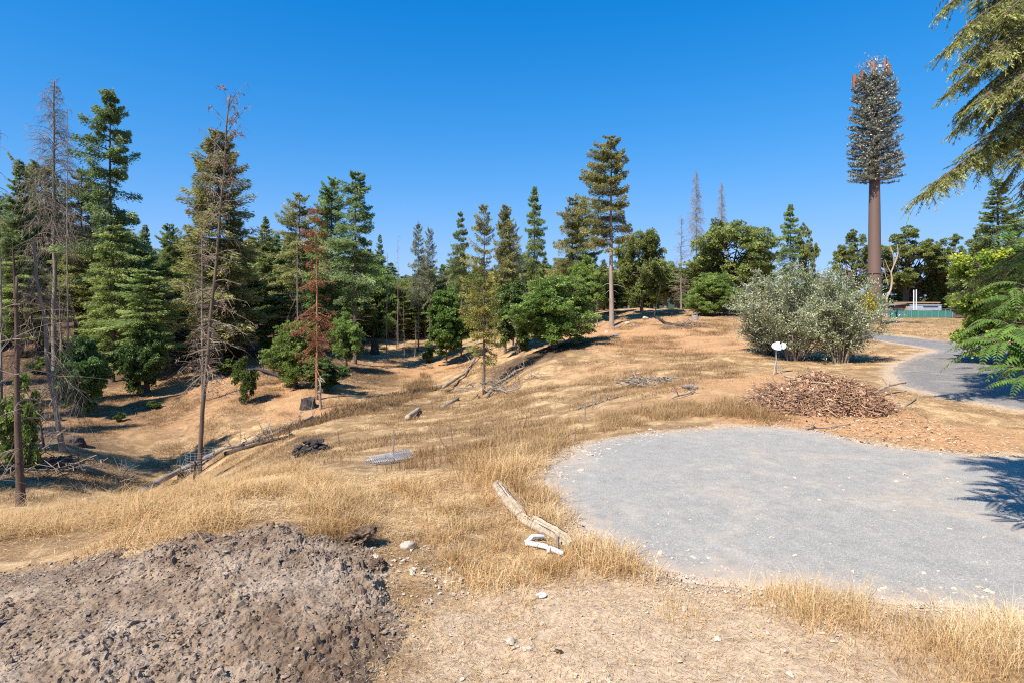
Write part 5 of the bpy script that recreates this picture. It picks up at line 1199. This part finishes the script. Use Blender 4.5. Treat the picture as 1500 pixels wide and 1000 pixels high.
# stumps
def stump(px, py, rad, h, label, mat='char', seed=0):
    r = np.random.default_rng(seed); b = hp(px, py); mb = MB(); n = 14; th = np.arange(n) / n * 6.283; rows = []
    for z, k in ((-.2, 1.35), (.05, 1.15), (h * .5, 1), (h, .92)): rows.append(np.stack([rad * k * np.cos(th) * (1 + r.normal(0, .05, n)), rad * k * np.sin(th) * (1 + r.normal(0, .05, n)), z + (r.normal(0, .12 * h, n) if z == h else 0 * th)], 1))
    V = np.concatenate(rows + [np.array([[0, 0, h * .85]])]); i = np.arange(n * 4).reshape(4, n)
    Q = np.stack([i[:-1], np.roll(i[:-1], -1, 1), np.roll(i[1:], -1, 1), i[1:]], -1).reshape(-1, 4); t = [(i[3, k], i[3, (k + 1) % n], n * 4) for k in range(n)]
    mb.add(V, Q, t); o = mb.obj('tree_stump', M[mat]); o.location = b; o.rotation_euler = (0, 0, r.uniform(0, 6)); tag(o, label, 'stump')
stump(452, 596, .42, .55, 'dark jagged stump on the orange soil left of the small dead sapling', seed=1)
stump(75, 614, .38, .35, 'dark stump left of the leaning dead tree', seed=2)
stump(110, 650, .36, .28, 'flat dark stump right of the leaning dead tree', seed=3)
stump(88, 685, .38, .42, 'charred stump in the grass below the leaning dead tree', seed=4)
stump(113, 602, .3, .25, 'low grey stump at the forest edge', 'log', seed=5)
stump(92, 585, .45, 1.1, 'tall broken stump behind the leaning dead tree', 'bark_grey', seed=6)
stump(549, 516, .4, 1.3, 'tall dark stump on the sunlit far slope', seed=7)
stump(1018, 470, .3, .4, 'pale small stump on the orange crest', 'log', seed=8)
for k, (px, py) in enumerate([(905,478),(918,474),(930,478),(888,487),(902,492),(945,470)]):
    stone(px, py, .22 + .04 * (k % 3), 'pebble' if k % 2 else 'log', 'brown stone on the crest below the oaks', 'crest_stone', seed=60 + k, group='stones on the crest', sub=2, flat=.8)
# small dead sapling beside the dark stump, bare stick on the crest, twisted bare sapling on the left
def dead_sapling(px, py, H, label, seed, mat='bark_grey', n=14, lean=0., rad=.04, bl=.5):
    r = np.random.default_rng(seed); b = hp(px, py); o = tree_root('dead_sapling'); o.location = b; z = np.linspace(-.2, H, 10)
    mb = MB(); x = lean * np.maximum(z, 0) + fbm(z * 1.5, z * 0, seed) * .15 * H * .3; tubes(mb, np.column_stack([x, z * 0, z]), rad * (1.1 - z / H * .8), 6, .6, cap=True); mb.obj('trunk', M[mat], o, True)
    zs = r.uniform(H * .35, H, n); d = rdir(n, r); L = bl * r.uniform(.3, 1, n)[:, None]; p = np.column_stack([np.interp(zs, z, x), zs * 0, zs]); e = p + d * L
    mb = MB(); tubes(mb, np.stack([p, (p + e) / 2 + [0, 0, .05], e], 1), np.tile([[rad * .4, rad * .3, rad * .12]], (n, 1)), 3, .8); mb.obj('branches', M[mat], o); tag(o, label, 'sapling')
dead_sapling(469, 600, 1.9, 'small dead sapling with drooping top beside the dark jagged stump', 71, n=16, rad=.09)
dead_sapling(66, 662, 1.5, 'small twisted bare sapling left of the leaning dead tree', 72, 'char', 14, -.15, .05, .5)
dead_sapling(958, 464, 3.4, 'slim bare leaning stick tree on the crest', 73, n=10, lean=.22, rad=.05)
dead_sapling(283, 712, 1.0, 'thin forked dead stem in front of the leaning snag', 74, 'bark', 8, .1, .05, .4)
dead_sapling(868, 600, 1.1, 'dry upright weed stem on the slope left of the pad', 75, n=6, rad=.012, bl=.3)
def cage(px, py, rad, h, label, tilt=0):
    b = hp(px, py, .02); mb = MB(); th = np.linspace(0, 6.283, 19)
    for z in np.linspace(0, h, 9): tubes(mb, np.column_stack([np.cos(th) * rad * (1 + .06 * math.sin(z * 9)), np.sin(th) * rad, np.full(19, z)]), np.full(19, .004), 3, .5)
    for a in th[:-1]: tubes(mb, np.array([[math.cos(a) * rad, math.sin(a) * rad, 0], [math.cos(a) * rad, math.sin(a) * rad, h]]), np.array([.004, .004]), 3, .5)
    o = mb.obj('wire_cage', M['wire']); o.location = b; o.rotation_euler = (tilt, 0, 0); tag(o, label, 'wire cage')
cage(293, 693, .6, .95, 'round wire mesh cage at the foot of the leaning snag')
cage(62, 652, .5, .8, 'sagging wire mesh cage round the twisted bare sapling', .25)
cage(118, 580, 1.1, 1.5, 'large bent wire mesh hoop at the shaded forest edge', .5)

# ------------------------------------------------------------------ brush pile of red bark
def brush_pile():
    r = np.random.default_rng(160); c = dp(1198, 15.6); o = tree_root('brush_pile'); o.location = c
    LX, LY, Hh = 1.95, 1.05, .95
    def hz(x, y):
        q = np.sqrt((x / LX) ** 2 + (y / LY) ** 2)
        return Hh * np.clip(1 - q ** 2.2, -.25, 1) * (.80 + 1.0 * fbm(x / .7 + 3, y / .7, 5, 3))
    X, Y = np.meshgrid(np.linspace(-LX * 1.1, LX * 1.1, 90), np.linspace(-LY * 1.1, LY * 1.1, 50))
    mb = MB(); grid(mb, X, Y, hz(X, Y) + fbm(X / .1, Y / .1, 7, 3) * .14 - .05, .2); mb.obj('core', M['bark_slab'], o)
    n = 3800; a = r.uniform(0, 6.28, n); u = r.random(n) ** .5; x = LX * u * np.cos(a) * 1.03; y = LY * u * np.sin(a) * 1.03; z = np.maximum(hz(x, y), 0) + r.normal(.02, .04, n)
    # bark slabs: bent boxes
    L = r.gamma(2, .03, n) + .02; Wd = L * r.uniform(.2, .6, n); Dv = rdir(n, r); Dv[:, 2] *= .6; Dv = nrm(Dv); S = nrm(np.cross(Dv, rdir(n, r))); U = np.cross(Dv, S); p = np.stack([x, y, z], 1)
    V = []
    for t, bend in ((-.5, 0), (0, 1), (.5, 0)):
        for sv in (-.5, .5):
            for uv in (0, 1): V.append(p + Dv * (L * t)[:, None] + S * (Wd * sv)[:, None] + U * (L * .12 * bend + .012 * uv)[:, None])
    V = np.stack(V, 1); f = np.array([(0,1,3,2),(8,10,11,9),(0,2,6,4),(4,6,10,8),(1,5,7,3),(5,9,11,7),(0,4,5,1),(4,8,9,5),(2,3,7,6),(6,7,11,10)])
    mb = MB(); mb.add(V.reshape(-1, 3), (np.arange(n)[:, None, None] * 12 + f).reshape(-1, 4), c=np.repeat(r.random(n), 12)); mb.obj('bark_slabs', M['bark_slab'], o)
    m = 3000; a = r.uniform(0, 6.28, m); u = r.random(m) ** .4; x = LX * u * np.cos(a); y = LY * u * np.sin(a); z = np.maximum(hz(x, y), 0) + .02; d = rdir(m, r); d[:, 2] = d[:, 2] * .5 + .12; ll = r.uniform(.15, .95, m)[:, None]; p = np.stack([x, y, z], 1)
    mb = MB(); tubes(mb, np.stack([p - d * ll * .4, p + r.normal(0, .03, (m, 3)), p + d * ll * .6], 1), np.tile([[.012, .009, .004]], (m, 1)) * r.uniform(.5, 1.8, (m, 1)), 4, r.random(m)); mb.obj('sticks', M['stick'], o)
    k = 130; a = r.uniform(0, 6.28, k); u = r.uniform(.5, 1.05, k); p = np.stack([LX * u * np.cos(a), LY * u * np.sin(a), np.maximum(hz(LX * u * np.cos(a), LY * u * np.sin(a)), 0)], 1)
    d = nrm(np.stack([np.cos(a), np.sin(a) * .6, r.uniform(0, 1.0, k)], 1) + rdir(k, r) * .6); ll = r.uniform(.25, .8, k)[:, None]
    mb = MB(); tubes(mb, np.stack([p - d * ll * .5, p + r.normal(0, .03, (k, 3)), p + d * ll * .5], 1), np.tile([[.011, .009, .004]], (k, 1)), 4, r.random(k)); mb.obj('long_sticks', M['twig'], o)
    tag(o, 'big pile of red-brown bark slabs and sticks at the far side of the pad', 'brush pile')
    q = in_poly(ppoly((1080,600),(1100,560),(1320,575),(1400,640),(1460,665),(1300,660),(1200,636),(1110,624)), 1500, 161)
    mb = MB(); litter(mb, q, .09, .03, 162, .02, (0, .9)); rocks(mb, np.column_stack([q[::4], ground(q[::4, 0], q[::4, 1]) + .02]), r.uniform(.01, .04, len(q[::4])), r)
    tag(mb.obj('bark_chips', M['bark_slab']), 'red bark chips scattered in front of the brush pile', 'bark chips', kind='stuff')
brush_pile()

# ------------------------------------------------------------------ satellite dish
def dish():
    b = dp(1137, 23.3); o = tree_root('satellite_dish'); o.location = b; zc = CZ + 23.3 * (HY - 508) / F - b.z
    mb = MB(); tubes(mb, np.array([[0, 0, -.2], [0, 0, zc - .05], [.0, .04, zc]]), np.array([.028, .028, .028]), 10, cap=True); mb.obj('mast', M['steel'], o, True)
    mb = MB(); q = np.linspace(0, 1, 8); th = np.linspace(0, 6.283, 41); X = q[:, None] * np.cos(th) * .27; Y = q[:, None] * np.sin(th) * .23
    Zf = .07 * (q[:, None] ** 2 + 0 * th)
    for off in (0, -.012): grid(mb, X, Y, Zf + off)
    tubes(mb, np.column_stack([np.cos(th) * .27, np.sin(th) * .23, np.full(41, .066)]), np.full(41, .009), 5)
    dsh = mb.obj('reflector', M['white'], o, True); dsh.location = (.08, -.06, zc); dsh.rotation_euler = (math.radians(38), math.radians(-10), math.radians(-8))
    mb = MB(); tubes(mb, np.array([[0, -.26, .06], [0, -.30, .22], [0, -.16, .38]]), np.array([.014, .014, .014]), 6); a = mb.obj('feed_arm', M['dark'], dsh, True)
    mb = MB(); box(mb, (0, -.15, .38), (.06, .06, .11)); mb.obj('receiver', M['dark'], dsh)
    mb = MB(); box(mb, (0.02, .0, zc - .05), (.1, .1, .16)); mb.obj('bracket', M['steel'], o)
    tubes_ = MB(); tubes(tubes_, np.array([[0, 0, zc * .55], [-.18, -.15, 0]]), np.array([.014, .014]), 6); tubes(tubes_, np.array([[0, 0, zc * .55], [.2, -.15, 0]]), np.array([.014, .014]), 6); tubes_.obj('brace', M['steel'], o)
    tag(o, 'white satellite dish on a short mast in front of the silvery shrub', 'satellite dish')
dish()

# ------------------------------------------------------------------ fenced enclosure
def enclosure():
    A = dp(1296, 124); B = dp(1395, 121); o = tree_root('screened_fence'); o.location = A; d = np.array(B) - np.array(A); n = 11; L = np.linalg.norm(d[:2]); ang = math.atan2(d[1], d[0])
    hh = 1.62
    for k in range(n):
        t = k / (n - 1); p = d * t; mb = MB(); H = hh + .25 + (.25 if k == n - 1 else 0)
        tubes(mb, np.array([p + [0, -.05, -.3], p + [0, -.05, H]]), np.array([.05, .05]) * (1.5 if k == n - 1 else 1), 8, cap=True)
        tubes(mb, np.array([p + [0, -.05, H], p + [.25, -.25, H + .3]]), np.array([.02, .02]), 5); mb.obj('post', M['steel'], o)
        if k < n - 1:
            q = d * (k + 1) / (n - 1); mb = MB(); s = np.linspace(0, 1, 16); P = p + (q - p) * s[:, None]; wv = np.sin(s * 22 + k * 2) * .03
            V = []; 
            for z in (.05, hh * .5, hh + .03 * math.sin(k * 2.)): V.append(P + np.column_stack([s * 0, wv + .02, s * 0 + z]))
            V = np.stack(V); grid(mb, V[..., 0], V[..., 1], V[..., 2]); mb.obj('screen', M['green'], o, True)
    mb = MB()
    for z in (hh + .05, hh + .22, hh + .36): tubes(mb, np.array([[0, -.1, z], d + [0, -.1, z]]), np.array([.018, .018]), 4)
    mb.obj('wire', M['steel'], o); tag(o, 'green-screened chain fence with steel posts round the enclosure', 'fence')
    # shed
    b = dp(1344, 131); o = tree_root('plywood_shed'); o.location = b; H = CZ + 131 * (HY - 444) / F - b.z
    mb = MB(); box(mb, (0, 2, H / 2), (5.2, 4, H)); mb.obj('wall', M['tan'], o)
    mb = MB(); box(mb, (.9, 1.6, H + .11), (7.4, 5, .22)); mb.obj('roof', M['tan'], o)
    mb = MB(); box(mb, (-.55, -.02, H * .45), (.9, .06, H * .85)); mb.obj('door', M['dark'], o)
    mb = MB(); box(mb, (3.8, 2, H * .48), (2.4, 3.6, H * .9)); mb.obj('side_bay', M['trailer'], o); tag(o, 'tan plywood shed with flat overhanging roof behind the green fence', 'shed')
    b = dp(1363, 126); o = tree_root('white_cabin'); o.location = b; H = CZ + 126 * (HY - 447) / F - b.z
    mb = MB(); box(mb, (0, 1.5, H / 2), (5.0, 2.8, H)); box(mb, (-2.8, 1.5, H * .46), (.6, 2.6, H * .86)); mb.obj('body', M['trailer'], o)
    mb = MB(); box(mb, (.1, .07, H * .86), (3.3, .1, .2)); mb.obj('vent', M['dark'], o)
    mb = MB(); box(mb, (0, 1.5, H + .05), (5.2, 3.0, .1)); mb.obj('roof', M['trailer'], o); tag(o, 'low white metal cabin with dark vent strip behind the green fence', 'cabin')
    b = dp(1317, 132); o = tree_root('open_shelter'); o.location = b; H = CZ + 132 * (HY - 447) / F - b.z
    for x in (-3.0, -1.4, .2, 1.9):
        mb = MB(); box(mb, (x, 0, H / 2), (.14, .14, H)); mb.obj('post', M['bark_grey'], o)
    mb = MB(); V = np.array([(-3.6, -1.3, H * .93), (2.5, -1.3, H * 1.12), (2.5, 2.5, H * 1.12), (-3.6, 2.5, H * .93)]); mb.add(np.concatenate([V, V + [0, 0, .14]]), [(3, 2, 1, 0), (4, 5, 6, 7), (0, 1, 5, 4), (1, 2, 6, 5), (2, 3, 7, 6), (3, 0, 4, 7)]); mb.obj('roof', M['log'], o)
    for x, w in ((-2.4, 1.1), (1.0, 1.2)):
        mb = MB(); box(mb, (x, .6, H * .42), (w, 1, H * .72)); mb.obj('tank', M['white'], o)
    tag(o, 'open shelter with sloping roof over white tanks left of the plywood shed', 'shelter')
    for px, top, lab in ((1338.5, 425.5, 'left one of two tall thin white poles inside the green fence'), (1342.3, 425, 'right one of two tall thin white poles inside the green fence')):
        b = dp(px, 123); H = CZ + 123 * (HY - top) / F - b.z; mb = MB(); tubes(mb, np.array([[0, 0, -.3], [0, 0, H]]), np.array([.11, .10]), 10, cap=True); tubes(mb, np.array([[0, 0, H], [0, 0, H + .08]]), np.array([.09, .05]), 10, cap=True)
        o = mb.obj('white_pole', M['white']); o.location = b; tag(o, lab, 'pole')
    # bare white trunk behind
    b = dp(1296, 118); o = tree_root('white_trunk_tree'); o.location = b; W_ = lambda px, py: np.array([(px - 750) / F * 118 - b.x, 0, CZ + 118 * (HY - py) / F - b.z])
    r = np.random.default_rng(8)
    def line(pts, r0, r1, m):
        P = np.array([W_(*p) for p in pts]); s = np.linspace(0, len(P) - 1, len(P) * 4); Q = np.stack([np.interp(s, np.arange(len(P)), P[:, k]) for k in range(3)], 1); Q[1:-1] = (Q[:-2] + Q[1:-1] * 2 + Q[2:]) / 4; tubes(m, Q, np.linspace(r0, r1, len(Q)), 7, .9)
    mb = MB(); line([(1298,480),(1299,447),(1299,435),(1305,425),(1307,410),(1305,400),(1310,388),(1309,375),(1303,362)], .26, .08, mb); mb.obj('trunk', M['bark_pale'], o, True)
    mb = MB(); line([(1305,400),(1301,393),(1296,380)], .12, .05, mb); line([(1310,388),(1316,372),(1314,358)], .14, .05, mb); line([(1309,375),(1301,350)], .09, .03, mb); line([(1301,418),(1296,400),(1294,385)], .08, .03, mb)
    mb.obj('branches', M['bark_pale'], o); tag(o, 'bare twisting white trunk beside the brown antenna tower', 'tree')
enclosure()

# ------------------------------------------------------------------ camera, sun, sky
cam = bpy.data.cameras.new('Camera'); co = bpy.data.objects.new('Camera', cam); COL.objects.link(co); sc.camera = co
cam.sensor_width = 36; cam.lens = 20; cam.shift_y = -60 / 1500; cam.clip_start = .1; cam.clip_end = 9000
co.location = (0, 0, CZ); co.rotation_euler = (math.radians(90), 0, 0)
EL = math.radians(50); ax_, ay_ = -.66, -.75; hl = math.hypot(ax_, ay_); ax_ /= hl; ay_ /= hl
sv = Vector((ax_ * math.cos(EL), ay_ * math.cos(EL), math.sin(EL)))
sun = bpy.data.lights.new('Sun', 'SUN'); sun.energy = 4.6; sun.angle = math.radians(.55); sun.color = (1, .95, .87)
so = bpy.data.objects.new('Sun', sun); COL.objects.link(so); so.rotation_euler = sv.to_track_quat('Z', 'Y').to_euler()
w = bpy.data.worlds.new('World'); sc.world = w; w.use_nodes = True; nt = w.node_tree; bg = nt.nodes['Background']
sk = nt.nodes.new('ShaderNodeTexSky'); sk.sky_type = 'NISHITA'; sk.sun_disc = False; sk.sun_elevation = EL; sk.sun_rotation = math.atan2(sv.x, sv.y)
sk.altitude = 1500; sk.air_density = 1.0; sk.dust_density = .2; sk.ozone_density = 2.5
hs = nt.nodes.new('ShaderNodeHueSaturation'); hs.inputs['Saturation'].default_value = 1.42; hs.inputs['Value'].default_value = .93; hs.inputs['Hue'].default_value = .508; nt.links.new(sk.outputs[0], hs.inputs['Color']); sx = nt.nodes.new('ShaderNodeSeparateColor'); cx = nt.nodes.new('ShaderNodeCombineColor'); nt.links.new(hs.outputs[0], sx.inputs[0])
def soft(i, a, b):
    n1 = nt.nodes.new('ShaderNodeMath'); n1.operation = 'MULTIPLY_ADD'; nt.links.new(sx.outputs[i], n1.inputs[0]); n1.inputs[1].default_value = b * .23; n1.inputs[2].default_value = 1
    n2 = nt.nodes.new('ShaderNodeMath'); n2.operation = 'DIVIDE'; nt.links.new(sx.outputs[i], n2.inputs[0]); nt.links.new(n1.outputs[0], n2.inputs[1])
    n3 = nt.nodes.new('ShaderNodeMath'); n3.operation = 'MULTIPLY'; nt.links.new(n2.outputs[0], n3.inputs[0]); n3.inputs[1].default_value = a; nt.links.new(n3.outputs[0], cx.inputs[i])
soft(0, 1.2, 2.3); soft(1, 1.66, 2.09); soft(2, 1.95, 1.375)
nt.links.new(cx.outputs[0], bg.inputs[0]); bg.inputs[1].default_value = .142
sc.view_settings.view_transform = 'Standard'; sc.view_settings.look = 'None'; sc.view_settings.exposure = .82; sc.view_settings.gamma = 1
sc.render.engine = 'CYCLES'; cy = sc.cycles; cy.max_bounces = 6; cy.diffuse_bounces = 3; cy.glossy_bounces = 2; cy.transmission_bounces = 3; cy.transparent_max_bounces = 4
cy.use_denoising = False; cy.filter_width = 1.15; cy.use_adaptive_sampling = True; cy.adaptive_threshold = .012; cy.caustics_reflective = False; cy.caustics_refractive = False
for o in sc.objects:
    if o.parent is None and o.type in ('MESH', 'EMPTY') and 'label' not in o: print('NOLABEL', o.name)
